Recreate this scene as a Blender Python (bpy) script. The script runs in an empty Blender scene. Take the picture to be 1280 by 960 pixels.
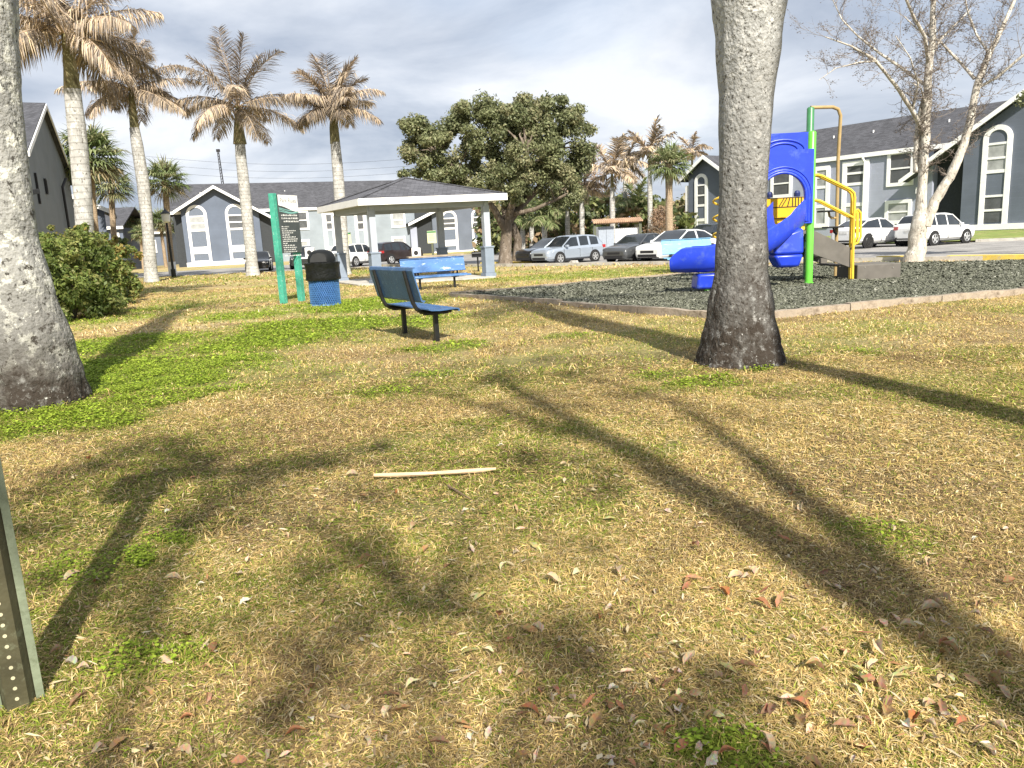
import bpy, math, random
import numpy as np
from mathutils import Vector as V, Matrix

random.seed(7)
NP = np.random.RandomState(11)
scene = bpy.context.scene
COL = scene.collection

# ------------------------------------------------------------------ camera
FPX, CX, CY, CAMH = 940.0, 640.0, 480.0, 1.4
PITCH, ROLL = math.radians(11.0), math.radians(2.92)
CAM = V((0, 0, CAMH))
_fw = V((0, math.cos(PITCH), -math.sin(PITCH)))
_r0 = V((1, 0, 0))
_u0 = V((0, math.sin(PITCH), math.cos(PITCH)))
_R = _r0 * math.cos(ROLL) - _u0 * math.sin(ROLL)
_U = _u0 * math.cos(ROLL) + _r0 * math.sin(ROLL)
cam_d = bpy.data.cameras.new('camera')
cam = bpy.data.objects.new('camera', cam_d)
COL.objects.link(cam)
m = Matrix.Identity(4)
for i in range(3):
    m[i][0], m[i][1], m[i][2], m[i][3] = _R[i], _U[i], -_fw[i], CAM[i]
cam.matrix_world = m
cam_d.sensor_width = 36.0
cam_d.lens = FPX / 1280 * 36
cam_d.clip_start = 0.05
cam_d.clip_end = 3000
scene.camera = cam


def ray(px, py):
    return _fw + _R * ((px - CX) / FPX) + _U * ((CY - py) / FPX)


def G(px, py, z=0.0):
    """where the ray of that direction meets the level z"""
    d = ray(px, py)
    t = (z - CAMH) / d.z
    return CAM + d * t


def P(px, py, Y):
    """where the ray of that direction reaches the depth Y"""
    d = ray(px, py)
    return CAM + d * (Y / d.y)


# ------------------------------------------------------------------ sun, sky, view
SUN_EL = math.radians(40)
SUN_H = V((0.27, -0.963, 0)).normalized()
SUN_DIR = V((SUN_H.x * math.cos(SUN_EL), SUN_H.y * math.cos(SUN_EL), math.sin(SUN_EL)))
sl = bpy.data.lights.new('sun', 'SUN')
sl.energy = 4.1
sl.angle = math.radians(0.9)
sl.color = (1.0, 0.93, 0.82)
so = bpy.data.objects.new('sun', sl)
COL.objects.link(so)
so.location = (10, -30, 40)
so.rotation_euler = (-SUN_DIR).to_track_quat('-Z', 'Y').to_euler()

w = bpy.data.worlds.new('World')
scene.world = w
w.use_nodes = True
nt = w.node_tree
N, L = nt.nodes, nt.links
for n in list(N):
    N.remove(n)
out = N.new('ShaderNodeOutputWorld')
bg = N.new('ShaderNodeBackground')
bg.inputs['Strength'].default_value = 0.1
L.new(bg.outputs[0], out.inputs[0])
sky = N.new('ShaderNodeTexSky')
sky.sky_type = 'NISHITA'
sky.sun_disc = False
sky.sun_elevation = SUN_EL
sky.sun_rotation = math.atan2(SUN_H.x, SUN_H.y)
tc = N.new('ShaderNodeTexCoord')
sep = N.new('ShaderNodeSeparateXYZ')
L.new(tc.outputs['Generated'], sep.inputs[0])
zz = N.new('ShaderNodeMath'); zz.operation = 'ADD'; zz.inputs[1].default_value = 0.22
L.new(sep.outputs['Z'], zz.inputs[0])
zm = N.new('ShaderNodeMath'); zm.operation = 'MAXIMUM'; zm.inputs[1].default_value = 0.05
L.new(zz.outputs[0], zm.inputs[0])
dx = N.new('ShaderNodeMath'); dx.operation = 'DIVIDE'
dy = N.new('ShaderNodeMath'); dy.operation = 'DIVIDE'
L.new(sep.outputs['X'], dx.inputs[0]); L.new(zm.outputs[0], dx.inputs[1])
L.new(sep.outputs['Y'], dy.inputs[0]); L.new(zm.outputs[0], dy.inputs[1])
cmb = N.new('ShaderNodeCombineXYZ')
L.new(dx.outputs[0], cmb.inputs[0]); L.new(dy.outputs[0], cmb.inputs[1])
n1 = N.new('ShaderNodeTexNoise')
n1.inputs['Scale'].default_value = 1.15
n1.inputs['Detail'].default_value = 7
n1.inputs['Roughness'].default_value = 0.56
n1.inputs['Distortion'].default_value = 0.3
mp = N.new('ShaderNodeMapping')
mp.inputs['Location'].default_value = (3.1, 1.72, 0.6)
L.new(cmb.outputs[0], mp.inputs[0])
L.new(mp.outputs[0], n1.inputs['Vector'])
cr = N.new('ShaderNodeValToRGB')
cr.color_ramp.elements[0].position = 0.36
cr.color_ramp.elements[0].color = (2.15, 2.45, 3.0, 1)
cr.color_ramp.elements[1].position = 0.64
cr.color_ramp.elements[1].color = (4.6, 4.72, 4.95, 1)
e = cr.color_ramp.elements.new(0.5)
e.color = (3.3, 3.55, 4.0, 1)
L.new(n1.outputs['Fac'], cr.inputs['Fac'])
n2 = N.new('ShaderNodeTexNoise')
n2.inputs['Scale'].default_value = 0.8
n2.inputs['Detail'].default_value = 4
mp2 = N.new('ShaderNodeMapping')
mp2.inputs['Location'].default_value = (8.3, 4.1, 2)
L.new(cmb.outputs[0], mp2.inputs[0])
L.new(mp2.outputs[0], n2.inputs['Vector'])
mr = N.new('ShaderNodeMapRange')
mr.inputs['From Min'].default_value = 0.5
mr.inputs['From Max'].default_value = 0.75
mr.inputs['To Min'].default_value = 0.96
mr.inputs['To Max'].default_value = 0.7
L.new(n2.outputs['Fac'], mr.inputs['Value'])
mx = N.new('ShaderNodeMix'); mx.data_type = 'RGBA'
L.new(mr.outputs[0], mx.inputs['Factor'])
L.new(sky.outputs[0], mx.inputs['A'])
L.new(cr.outputs[0], mx.inputs['B'])
L.new(mx.outputs['Result'], bg.inputs['Color'])

vs = scene.view_settings
vs.view_transform = 'Standard'
vs.look = 'None'
vs.exposure = 1.12
vs.gamma = 1.0
scene.cycles.max_bounces = 5
scene.cycles.diffuse_bounces = 3
scene.cycles.transparent_max_bounces = 8
scene.cycles.use_denoising = True


# ------------------------------------------------------------------ materials
def _nt(name):
    mt = bpy.data.materials.new(name)
    mt.use_nodes = True
    t = mt.node_tree
    b = t.nodes['Principled BSDF']
    return mt, t, b


def mat(name, col, rough=0.7, metal=0.0, var=0.15, scale=8.0, bump=0.0, bscale=40.0, spec=0.4, dirt=None, coat=0.0, stretch=None):
    """plain surface with procedural unevenness; dirt = (colour, noise scale, amount)"""
    mt, t, b = _nt(name)
    n, l = t.nodes, t.links
    co = n.new('ShaderNodeTexCoord')
    src = co.outputs['Object']
    if stretch:
        mpp = n.new('ShaderNodeMapping')
        mpp.inputs['Scale'].default_value = stretch
        l.new(src, mpp.inputs[0]); src = mpp.outputs[0]
    nz = n.new('ShaderNodeTexNoise')
    nz.inputs['Scale'].default_value = scale
    nz.inputs['Detail'].default_value = 5
    l.new(src, nz.inputs['Vector'])
    rp = n.new('ShaderNodeValToRGB')
    rp.color_ramp.elements[0].position = 0.3
    rp.color_ramp.elements[1].position = 0.7
    rp.color_ramp.elements[0].color = tuple(c * (1 - var) for c in col) + (1,)
    rp.color_ramp.elements[1].color = tuple(min(1, c * (1 + var)) for c in col) + (1,)
    l.new(nz.outputs['Fac'], rp.inputs[0])
    c = rp.outputs[0]
    if dirt:
        dn = n.new('ShaderNodeTexNoise')
        dn.inputs['Scale'].default_value = dirt[1]
        dn.inputs['Detail'].default_value = 8
        dn.inputs['Roughness'].default_value = 0.7
        l.new(src, dn.inputs['Vector'])
        dr = n.new('ShaderNodeMapRange')
        dr.inputs['From Min'].default_value = 0.62 - dirt[2] * 0.25
        dr.inputs['From Max'].default_value = 0.70
        l.new(dn.outputs['Fac'], dr.inputs['Value'])
        mxx = n.new('ShaderNodeMix'); mxx.data_type = 'RGBA'
        l.new(dr.outputs[0], mxx.inputs['Factor'])
        l.new(c, mxx.inputs['A'])
        mxx.inputs['B'].default_value = tuple(dirt[0]) + (1,)
        c = mxx.outputs['Result']
    l.new(c, b.inputs['Base Color'])
    b.inputs['Roughness'].default_value = rough
    b.inputs['Metallic'].default_value = metal
    b.inputs['Specular IOR Level'].default_value = spec
    b.inputs['Coat Weight'].default_value = coat
    b.inputs['Coat Roughness'].default_value = 0.05
    if bump:
        bn = n.new('ShaderNodeTexNoise')
        bn.inputs['Scale'].default_value = bscale
        bn.inputs['Detail'].default_value = 4
        l.new(src, bn.inputs['Vector'])
        bp = n.new('ShaderNodeBump')
        bp.inputs['Strength'].default_value = bump
        bp.inputs['Distance'].default_value = 0.02
        l.new(bn.outputs['Fac'], bp.inputs['Height'])
        l.new(bp.outputs[0], b.inputs['Normal'])
    return mt


def leafmat(name, trans=0.25, rough=0.6, spec=0.3):
    """takes its colour from the Col attribute, lets some light through"""
    mt, t, b = _nt(name)
    n, l = t.nodes, t.links
    a = n.new('ShaderNodeAttribute'); a.attribute_name = 'Col'
    l.new(a.outputs['Color'], b.inputs['Base Color'])
    b.inputs['Roughness'].default_value = rough
    b.inputs['Specular IOR Level'].default_value = spec
    if trans:
        tr = n.new('ShaderNodeBsdfTranslucent')
        l.new(a.outputs['Color'], tr.inputs['Color'])
        ms = n.new('ShaderNodeMixShader')
        ms.inputs[0].default_value = trans
        l.new(b.outputs[0], ms.inputs[1]); l.new(tr.outputs[0], ms.inputs[2])
        l.new(ms.outputs[0], n['Material Output'].inputs[0])
    return mt


def bark(name, base, light, dark, spots=9.0, rings=0.0, stain=None, bump=0.6, bscale=30.0, stretch=(1, 1, 0.6)):
    """weathered bark: base colour, pale lichen blotches, dark blotches, optional growth rings and a darker foot (stain height)"""
    mt, t, b = _nt(name)
    n, l = t.nodes, t.links
    co = n.new('ShaderNodeTexCoord')
    mpp = n.new('ShaderNodeMapping'); mpp.inputs['Scale'].default_value = stretch
    l.new(co.outputs['Object'], mpp.inputs[0])

    def noise(sc, lo, hi, det=8, ro=0.72):
        z = n.new('ShaderNodeTexNoise')
        z.inputs['Scale'].default_value = sc
        z.inputs['Detail'].default_value = 10
        z.inputs['Roughness'].default_value = ro
        l.new(mpp.outputs[0], z.inputs['Vector'])
        r_ = n.new('ShaderNodeMapRange')
        r_.inputs['From Min'].default_value = lo
        r_.inputs['From Max'].default_value = hi
        l.new(z.outputs['Fac'], r_.inputs['Value'])
        return r_.outputs[0], z.outputs['Fac']

    def mixc(f, A, B):
        x = n.new('ShaderNodeMix'); x.data_type = 'RGBA'
        l.new(f, x.inputs['Factor'])
        if isinstance(A, tuple): x.inputs['A'].default_value = A + (1,)
        else: l.new(A, x.inputs['A'])
        if isinstance(B, tuple): x.inputs['B'].default_value = B + (1,)
        else: l.new(B, x.inputs['B'])
        return x.outputs['Result']
    f0, raw = noise(spots * 0.35, 0.35, 0.65)
    c = mixc(f0, tuple(x * 0.75 for x in base), tuple(min(1, x * 1.2) for x in base))
    f1, _ = noise(spots, 0.52, 0.57)
    c = mixc(f1, c, light)
    f2, _ = noise(spots * 1.9, 0.56, 0.61)
    c = mixc(f2, c, dark)
    if stain:
        sp = n.new('ShaderNodeSeparateXYZ')
        l.new(co.outputs['Object'], sp.inputs[0])
        ad = n.new('ShaderNodeMath'); ad.operation = 'MULTIPLY_ADD'
        l.new(raw, ad.inputs[0]); ad.inputs[1].default_value = -stain * 1.6
        l.new(sp.outputs['Z'], ad.inputs[2])
        r2 = n.new('ShaderNodeMapRange')
        r2.inputs['From Min'].default_value = stain * 0.55
        r2.inputs['From Max'].default_value = -stain * 0.75
        l.new(ad.outputs[0], r2.inputs['Value'])
        f3, _ = noise(spots * 1.3, 0.24, 0.46)
        mu = n.new('ShaderNodeMath'); mu.operation = 'MULTIPLY'
        l.new(r2.outputs[0], mu.inputs[0]); l.new(f3, mu.inputs[1])
        c = mixc(mu.outputs[0], c, (0.04, 0.032, 0.025))
        f4, _ = noise(spots * 1.6, 0.63, 0.66)
        c = mixc(f4, c, light)
    if rings:
        wv = n.new('ShaderNodeTexWave'); wv.wave_type = 'BANDS'; wv.bands_direction = 'Z'
        wv.inputs['Scale'].default_value = rings
        wv.inputs['Distortion'].default_value = 1.2
        wv.inputs['Detail'].default_value = 3
        l.new(co.outputs['Object'], wv.inputs['Vector'])
        r3 = n.new('ShaderNodeMapRange')
        r3.inputs['From Min'].default_value = 0.12
        r3.inputs['From Max'].default_value = 0.0
        r3.inputs['To Max'].default_value = 0.55
        l.new(wv.outputs['Fac'], r3.inputs['Value'])
        c = mixc(r3.outputs[0], c, dark)
    l.new(c, b.inputs['Base Color'])
    b.inputs['Roughness'].default_value = 0.9
    b.inputs['Specular IOR Level'].default_value = 0.2
    bn = n.new('ShaderNodeTexNoise'); bn.inputs['Scale'].default_value = bscale; bn.inputs['Detail'].default_value = 6
    l.new(mpp.outputs[0], bn.inputs['Vector'])
    bp = n.new('ShaderNodeBump'); bp.inputs['Strength'].default_value = bump; bp.inputs['Distance'].default_value = 0.03
    l.new(bn.outputs['Fac'], bp.inputs['Height'])
    l.new(bp.outputs[0], b.inputs['Normal'])
    return mt


def glassmat(name, col=(0.03, 0.035, 0.04)):
    mt, t, b = _nt(name)
    n, l = t.nodes, t.links
    co = n.new('ShaderNodeTexCoord')
    nz = n.new('ShaderNodeTexNoise'); nz.inputs['Scale'].default_value = 2.2
    l.new(co.outputs['Object'], nz.inputs['Vector'])
    rp = n.new('ShaderNodeValToRGB')
    rp.color_ramp.elements[0].color = tuple(c * 0.6 for c in col) + (1,)
    rp.color_ramp.elements[1].color = tuple(c * 1.7 for c in col) + (1,)
    l.new(nz.outputs['Fac'], rp.inputs[0]); l.new(rp.outputs[0], b.inputs['Base Color'])
    b.inputs['Roughness'].default_value = 0.06
    b.inputs['Specular IOR Level'].default_value = 0.8
    bp = n.new('ShaderNodeBump'); bp.inputs['Strength'].default_value = 0.03
    l.new(nz.outputs['Fac'], bp.inputs['Height']); l.new(bp.outputs[0], b.inputs['Normal'])
    return mt


def shingle(name, col):
    mt, t, b = _nt(name)
    n, l = t.nodes, t.links
    co = n.new('ShaderNodeTexCoord')
    bk = n.new('ShaderNodeTexBrick')
    bk.inputs['Scale'].default_value = 3.0
    bk.inputs['Color1'].default_value = tuple(c * 0.75 for c in col) + (1,)
    bk.inputs['Color2'].default_value = tuple(c * 1.25 for c in col) + (1,)
    bk.inputs['Mortar'].default_value = tuple(c * 0.45 for c in col) + (1,)
    bk.inputs['Mortar Size'].default_value = 0.02
    bk.inputs['Brick Width'].default_value = 0.9
    bk.inputs['Row Height'].default_value = 0.45
    sp = n.new('ShaderNodeSeparateXYZ'); l.new(co.outputs['Object'], sp.inputs[0])
    cm = n.new('ShaderNodeCombineXYZ')
    l.new(sp.outputs['X'], cm.inputs[0])
    ad = n.new('ShaderNodeMath'); ad.operation = 'ADD'
    l.new(sp.outputs['Y'], ad.inputs[0]); l.new(sp.outputs['Z'], ad.inputs[1])
    l.new(ad.outputs[0], cm.inputs[1])
    l.new(cm.outputs[0], bk.inputs['Vector'])
    nz = n.new('ShaderNodeTexNoise'); nz.inputs['Scale'].default_value = 0.9; nz.inputs['Detail'].default_value = 8
    l.new(co.outputs['Object'], nz.inputs['Vector'])
    mrr = n.new('ShaderNodeMapRange'); mrr.inputs['To Min'].default_value = 0.7; mrr.inputs['To Max'].default_value = 1.3
    l.new(nz.outputs['Fac'], mrr.inputs['Value'])
    hs = n.new('ShaderNodeHueSaturation')
    l.new(mrr.outputs[0], hs.inputs['Value']); l.new(bk.outputs['Color'], hs.inputs['Color'])
    l.new(hs.outputs[0], b.inputs['Base Color'])
    b.inputs['Roughness'].default_value = 0.9
    b.inputs['Specular IOR Level'].default_value = 0.25
    bp = n.new('ShaderNodeBump'); bp.inputs['Strength'].default_value = 0.5; bp.inputs['Distance'].default_value = 0.02
    l.new(bk.outputs['Fac'], bp.inputs['Height']); bp.invert = True
    l.new(bp.outputs[0], b.inputs['Normal'])
    return mt


def siding(name, col, rows=5.0, var=0.12):
    """painted lap siding: fine horizontal board lines"""
    mt, t, b = _nt(name)
    n, l = t.nodes, t.links
    co = n.new('ShaderNodeTexCoord')
    wv = n.new('ShaderNodeTexWave'); wv.wave_type = 'BANDS'; wv.bands_direction = 'Z'; wv.wave_profile = 'SAW'
    wv.inputs['Scale'].default_value = rows / 6.28
    l.new(co.outputs['Object'], wv.inputs['Vector'])
    nz = n.new('ShaderNodeTexNoise'); nz.inputs['Scale'].default_value = 0.7; nz.inputs['Detail'].default_value = 7
    l.new(co.outputs['Object'], nz.inputs['Vector'])
    rp = n.new('ShaderNodeValToRGB')
    rp.color_ramp.elements[0].position = 0.3; rp.color_ramp.elements[1].position = 0.7
    rp.color_ramp.elements[0].color = tuple(c * (1 - var) for c in col) + (1,)
    rp.color_ramp.elements[1].color = tuple(c * (1 + var) for c in col) + (1,)
    l.new(nz.outputs['Fac'], rp.inputs[0])
    l.new(rp.outputs[0], b.inputs['Base Color'])
    b.inputs['Roughness'].default_value = 0.75
    bp = n.new('ShaderNodeBump'); bp.inputs['Strength'].default_value = 0.35; bp.inputs['Distance'].default_value = 0.02
    l.new(wv.outputs['Fac'], bp.inputs['Height']); l.new(bp.outputs[0], b.inputs['Normal'])
    return mt


def perforated(name, col, hole, period=.026):
    """coated expanded metal: rows of small dark diamond holes"""
    mt = mat(name, col, .45, var=.15, scale=6, spec=.4, dirt=((0.30, 0.42, 0.55), 14, 0.2))
    t = mt.node_tree; n, l = t.nodes, t.links
    b = n['Principled BSDF']
    src = b.inputs['Base Color'].links[0].from_socket
    co = n.new('ShaderNodeTexCoord'); sp = n.new('ShaderNodeSeparateXYZ'); l.new(co.outputs['Object'], sp.inputs[0])
    yz = n.new('ShaderNodeMath'); yz.operation = 'ADD'; l.new(sp.outputs['Y'], yz.inputs[0]); l.new(sp.outputs['Z'], yz.inputs[1])
    prod = None
    for s in (1, -1):
        q = n.new('ShaderNodeMath'); q.operation = 'MULTIPLY_ADD'; l.new(yz.outputs[0], q.inputs[0]); q.inputs[1].default_value = 1.6 * s; l.new(sp.outputs['X'], q.inputs[2])
        k = n.new('ShaderNodeMath'); k.operation = 'MULTIPLY'; l.new(q.outputs[0], k.inputs[0]); k.inputs[1].default_value = math.pi / period
        sn = n.new('ShaderNodeMath'); sn.operation = 'SINE'; l.new(k.outputs[0], sn.inputs[0])
        ab = n.new('ShaderNodeMath'); ab.operation = 'ABSOLUTE'; l.new(sn.outputs[0], ab.inputs[0])
        if prod is None: prod = ab
        else:
            mn = n.new('ShaderNodeMath'); mn.operation = 'MINIMUM'; l.new(prod.outputs[0], mn.inputs[0]); l.new(ab.outputs[0], mn.inputs[1]); prod = mn
    r_ = n.new('ShaderNodeMapRange'); r_.inputs['From Min'].default_value = .38; r_.inputs['From Max'].default_value = .5; r_.inputs['To Max'].default_value = .8
    l.new(prod.outputs[0], r_.inputs['Value'])
    x = n.new('ShaderNodeMix'); x.data_type = 'RGBA'; l.new(r_.outputs[0], x.inputs['Factor']); l.new(src, x.inputs['A']); x.inputs['B'].default_value = tuple(hole) + (1,)
    l.new(x.outputs['Result'], b.inputs['Base Color'])
    return mt


M = {}
M['bench_mesh'] = perforated('perforated_blue_steel', (0.075, 0.17, 0.36), (0.012, 0.03, 0.07))
M['white'] = mat('white_paint', (0.84, 0.84, 0.83), 0.5, var=0.05, scale=3, dirt=((0.5, 0.48, 0.42), 6, 0.12))
M['slate_wall'] = siding('slate_siding', (0.105, 0.13, 0.18))
M['pale_wall'] = siding('pale_blue_siding', (0.25, 0.29, 0.33))
M['grey_wall'] = siding('grey_blue_siding', (0.31, 0.335, 0.42))
M['dark_wall'] = siding('dark_slate_siding', (0.115, 0.135, 0.175))
M['left_wall'] = siding('grey_slate_siding', (0.165, 0.185, 0.21))
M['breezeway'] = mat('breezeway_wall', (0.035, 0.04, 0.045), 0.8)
M['shingle'] = shingle('dark_shingle', (0.078, 0.08, 0.09))
M['shingle_pavilion'] = shingle('grey_shingle', (0.10, 0.102, 0.115))
M['glass'] = glassmat('window_glass', (0.085, 0.09, 0.095))
M['glass_pale'] = glassmat('blind_glass', (0.30, 0.31, 0.31))
M['panel'] = mat('slate_panel', (0.12, 0.145, 0.19), 0.6, var=0.08)
M['asphalt'] = mat('asphalt', (0.27, 0.262, 0.25), 0.95, var=0.22, scale=0.8, bump=0.3, bscale=60, dirt=((0.13, 0.125, 0.12), 0.5, 0.4))
M['concrete'] = mat('concrete', (0.45, 0.43, 0.39), 0.9, var=0.15, scale=3, bump=0.2, dirt=((0.2, 0.18, 0.14), 4, 0.3))
M['yellow_paint'] = mat('yellow_kerb_paint', (0.66, 0.50, 0.10), 0.8, var=0.15, scale=5, dirt=((0.4, 0.36, 0.26), 7, 0.5))
M['blue_bench'] = mat('blue_coated_steel', (0.06, 0.16, 0.36), 0.45, var=0.15, scale=6, spec=0.4, dirt=((0.30, 0.42, 0.55), 14, 0.2))
M['faded_blue'] = mat('faded_blue_coating', (0.16, 0.36, 0.54), 0.5, var=0.14, scale=4, dirt=((0.56, 0.70, 0.76), 3, 0.3), stretch=(.5, 1, 2.5))
M['scuffed_blue'] = mat('scuffed_blue_coating', (0.075, 0.18, 0.40), 0.45, var=0.14, scale=4, dirt=((0.70, 0.77, 0.84), 6, 0.16), stretch=(.6, 1, 1.6))
M['black_metal'] = mat('black_metal', (0.012, 0.013, 0.014), 0.4, var=0.3, scale=12, spec=0.5)
M['black_plastic'] = mat('black_plastic', (0.008, 0.009, 0.009), 0.5, var=0.3, scale=5, spec=0.25)
M['bin_liner'] = mat('bin_liner', (0.008, 0.009, 0.009), 0.35, var=0.3, scale=9, bump=0.9, bscale=14, spec=0.3)
M['green_post'] = mat('teal_green_paint', (0.06, 0.33, 0.235), 0.5, var=0.15, scale=10, dirt=((0.35, 0.55, 0.45), 16, 0.2))
M['sign_dark'] = mat('sign_charcoal', (0.055, 0.065, 0.065), 0.5, var=0.15)
M['sign_white'] = mat('sign_white', (0.8, 0.8, 0.78), 0.5, var=0.05)
M['sign_text'] = mat('sign_lettering', (0.75, 0.75, 0.72), 0.6, var=0.05)
M['sign_ink'] = mat('sign_ink', (0.30, 0.29, 0.27), 0.6, var=0.05)
M['sign_teal'] = mat('sign_teal', (0.20, 0.42, 0.38), 0.5, var=0.1)
M['notice'] = mat('pale_yellow_notice', (0.62, 0.62, 0.38), 0.6, var=0.08)
M['olive_post'] = mat('olive_post_paint', (0.10, 0.11, 0.07), 0.7)
M['pav_post'] = mat('pavilion_post_paint', (0.36, 0.40, 0.46), 0.6, var=0.08, scale=4)
M['pav_base'] = mat('pavilion_post_base_paint', (0.20, 0.245, 0.31), 0.6, var=0.08, scale=4)
M['pav_ceiling'] = mat('pavilion_ceiling', (0.42, 0.42, 0.40), 0.8, var=0.06)
M['blue_plastic'] = mat('blue_play_plastic', (0.02, 0.055, 0.56), 0.34, var=0.14, scale=3, spec=0.5, dirt=((0.07, 0.12, 0.45), 4, 0.3), bump=.04, bscale=9)
M['yellow_plastic'] = mat('yellow_play_plastic', (0.72, 0.42, 0.02), 0.45, var=0.1, scale=3)
M['slot'] = mat('dark_slot', (0.04, 0.032, 0.02), 0.8)
M['green_steel'] = mat('lime_green_steel', (0.13, 0.52, 0.055), 0.35, var=0.1, scale=5, spec=0.5)
M['green_dull'] = mat('dull_green_steel', (0.05, 0.20, 0.08), 0.4, var=0.1, scale=5, spec=0.5)
M['gold_steel'] = mat('tan_gold_steel', (0.36, 0.26, 0.12), 0.45, var=0.15, scale=6)
M['yellow_steel'] = mat('yellow_steel', (0.78, 0.52, 0.05), 0.35, var=0.1, scale=6, spec=0.5)
M['grey_deck'] = mat('grey_brown_deck', (0.13, 0.12, 0.105), 0.75, var=0.15, scale=5)
M['timber'] = mat('weathered_timber', (0.36, 0.30, 0.23), 0.9, var=0.25, scale=5, bump=0.6, bscale=18, dirt=((0.13, 0.10, 0.07), 5, 0.55))
M['flange'] = mat('pale_green_steel', (0.20, 0.235, 0.16), 0.6, metal=0.1, var=0.25, scale=9, dirt=((0.10, 0.12, 0.07), 18, 0.4), bump=0.15)
M['shade_web'] = mat('shade_dark_mossy_steel', (0.075, 0.07, 0.038), 0.6, metal=0.2, var=0.25, scale=9, dirt=((0.15, 0.16, 0.10), 22, 0.3), bump=0.15)  # post web: colour darkened to stand in for shade, mossy blotches on top
M['wood'] = mat('grey_wood', (0.33, 0.28, 0.22), 0.85, var=0.2, scale=6)
M['stick'] = mat('dry_stick', (0.52, 0.38, 0.24), 0.85, var=0.25, scale=14, bump=0.4, stretch=(0.4, 1, 1))
M['twig'] = mat('brown_twig', (0.16, 0.11, 0.07), 0.9)
M['rust'] = mat('rust_tile', (0.45, 0.22, 0.11), 0.85, var=0.3, scale=7)
M['gate_grey'] = mat('gate_grey', (0.30, 0.34, 0.40), 0.6, var=0.1)
M['tyre'] = mat('tyre_rubber', (0.015, 0.015, 0.015), 0.8)
M['rim'] = mat('alloy_rim', (0.55, 0.56, 0.57), 0.35, metal=0.6, var=0.08)
M['rim_dark'] = mat('dark_rim', (0.05, 0.05, 0.05), 0.35, metal=0.5)
M['car_glass'] = glassmat('car_glass', (0.018, 0.022, 0.026))
M['lamp_glass'] = mat('headlight_lens', (0.62, 0.64, 0.66), 0.12, var=0.1, spec=0.8)
M['tail_red'] = mat('tail_light_red', (0.35, 0.02, 0.02), 0.2, spec=0.7)
M['plate'] = mat('number_plate', (0.6, 0.6, 0.58), 0.5)
M['trim_black'] = mat('black_trim', (0.02, 0.02, 0.022), 0.55)
M['terracotta_leaf'] = leafmat('dead_leaf', 0.12, 0.75, 0.2)
M['foliage'] = leafmat('foliage', 0.36, 0.5, 0.35)
M['dead_frond'] = leafmat('dead_frond', 0.2, 0.8, 0.15)
M['grass'] = leafmat('grass_blades', 0.30, 0.7, 0.15)
M['chips'] = leafmat('rubber_chips', 0.0, 0.85, 0.3)
M['palm_grey'] = bark('royal_palm_bark', (0.40, 0.395, 0.375), (0.54, 0.535, 0.505), (0.15, 0.14, 0.12), spots=7, rings=1.6, bump=0.35)
M['palm_near'] = bark('lichen_palm_bark', (0.385, 0.39, 0.375), (0.53, 0.53, 0.505), (0.07, 0.066, 0.058), spots=14, rings=0.0, stain=2.7, bump=1.0, bscale=30, stretch=(1, 1, .85))
M['palm_left'] = bark('pale_lichen_palm_bark', (0.31, 0.31, 0.29), (0.56, 0.56, 0.50), (0.06, 0.056, 0.048), spots=8, rings=0.0, stain=1.1, bump=1.0, bscale=26, stretch=(1, 1, .9))
M['sabal_bark'] = bark('cabbage_palm_bark', (0.36, 0.27, 0.18), (0.45, 0.36, 0.25), (0.12, 0.09, 0.06), spots=12, rings=2.5)
M['oak_bark'] = bark('oak_bark', (0.16, 0.13, 0.10), (0.27, 0.23, 0.19), (0.05, 0.04, 0.03), spots=6, stretch=(1, 1, 0.3))
M['bare_bark'] = bark('mottled_pale_bark', (0.47, 0.435, 0.375), (0.66, 0.63, 0.56), (0.13, 0.11, 0.09), spots=9, stretch=(1, 1, 0.35), bump=0.7)
M['twig_pale'] = mat('pale_twig', (0.34, 0.29, 0.25), 0.9)
M['crownshaft'] = bark('crownshaft', (0.19, 0.175, 0.09), (0.30, 0.25, 0.14), (0.10, 0.08, 0.04), spots=5, stretch=(1, 1, 0.25), bump=0.3)


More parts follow.
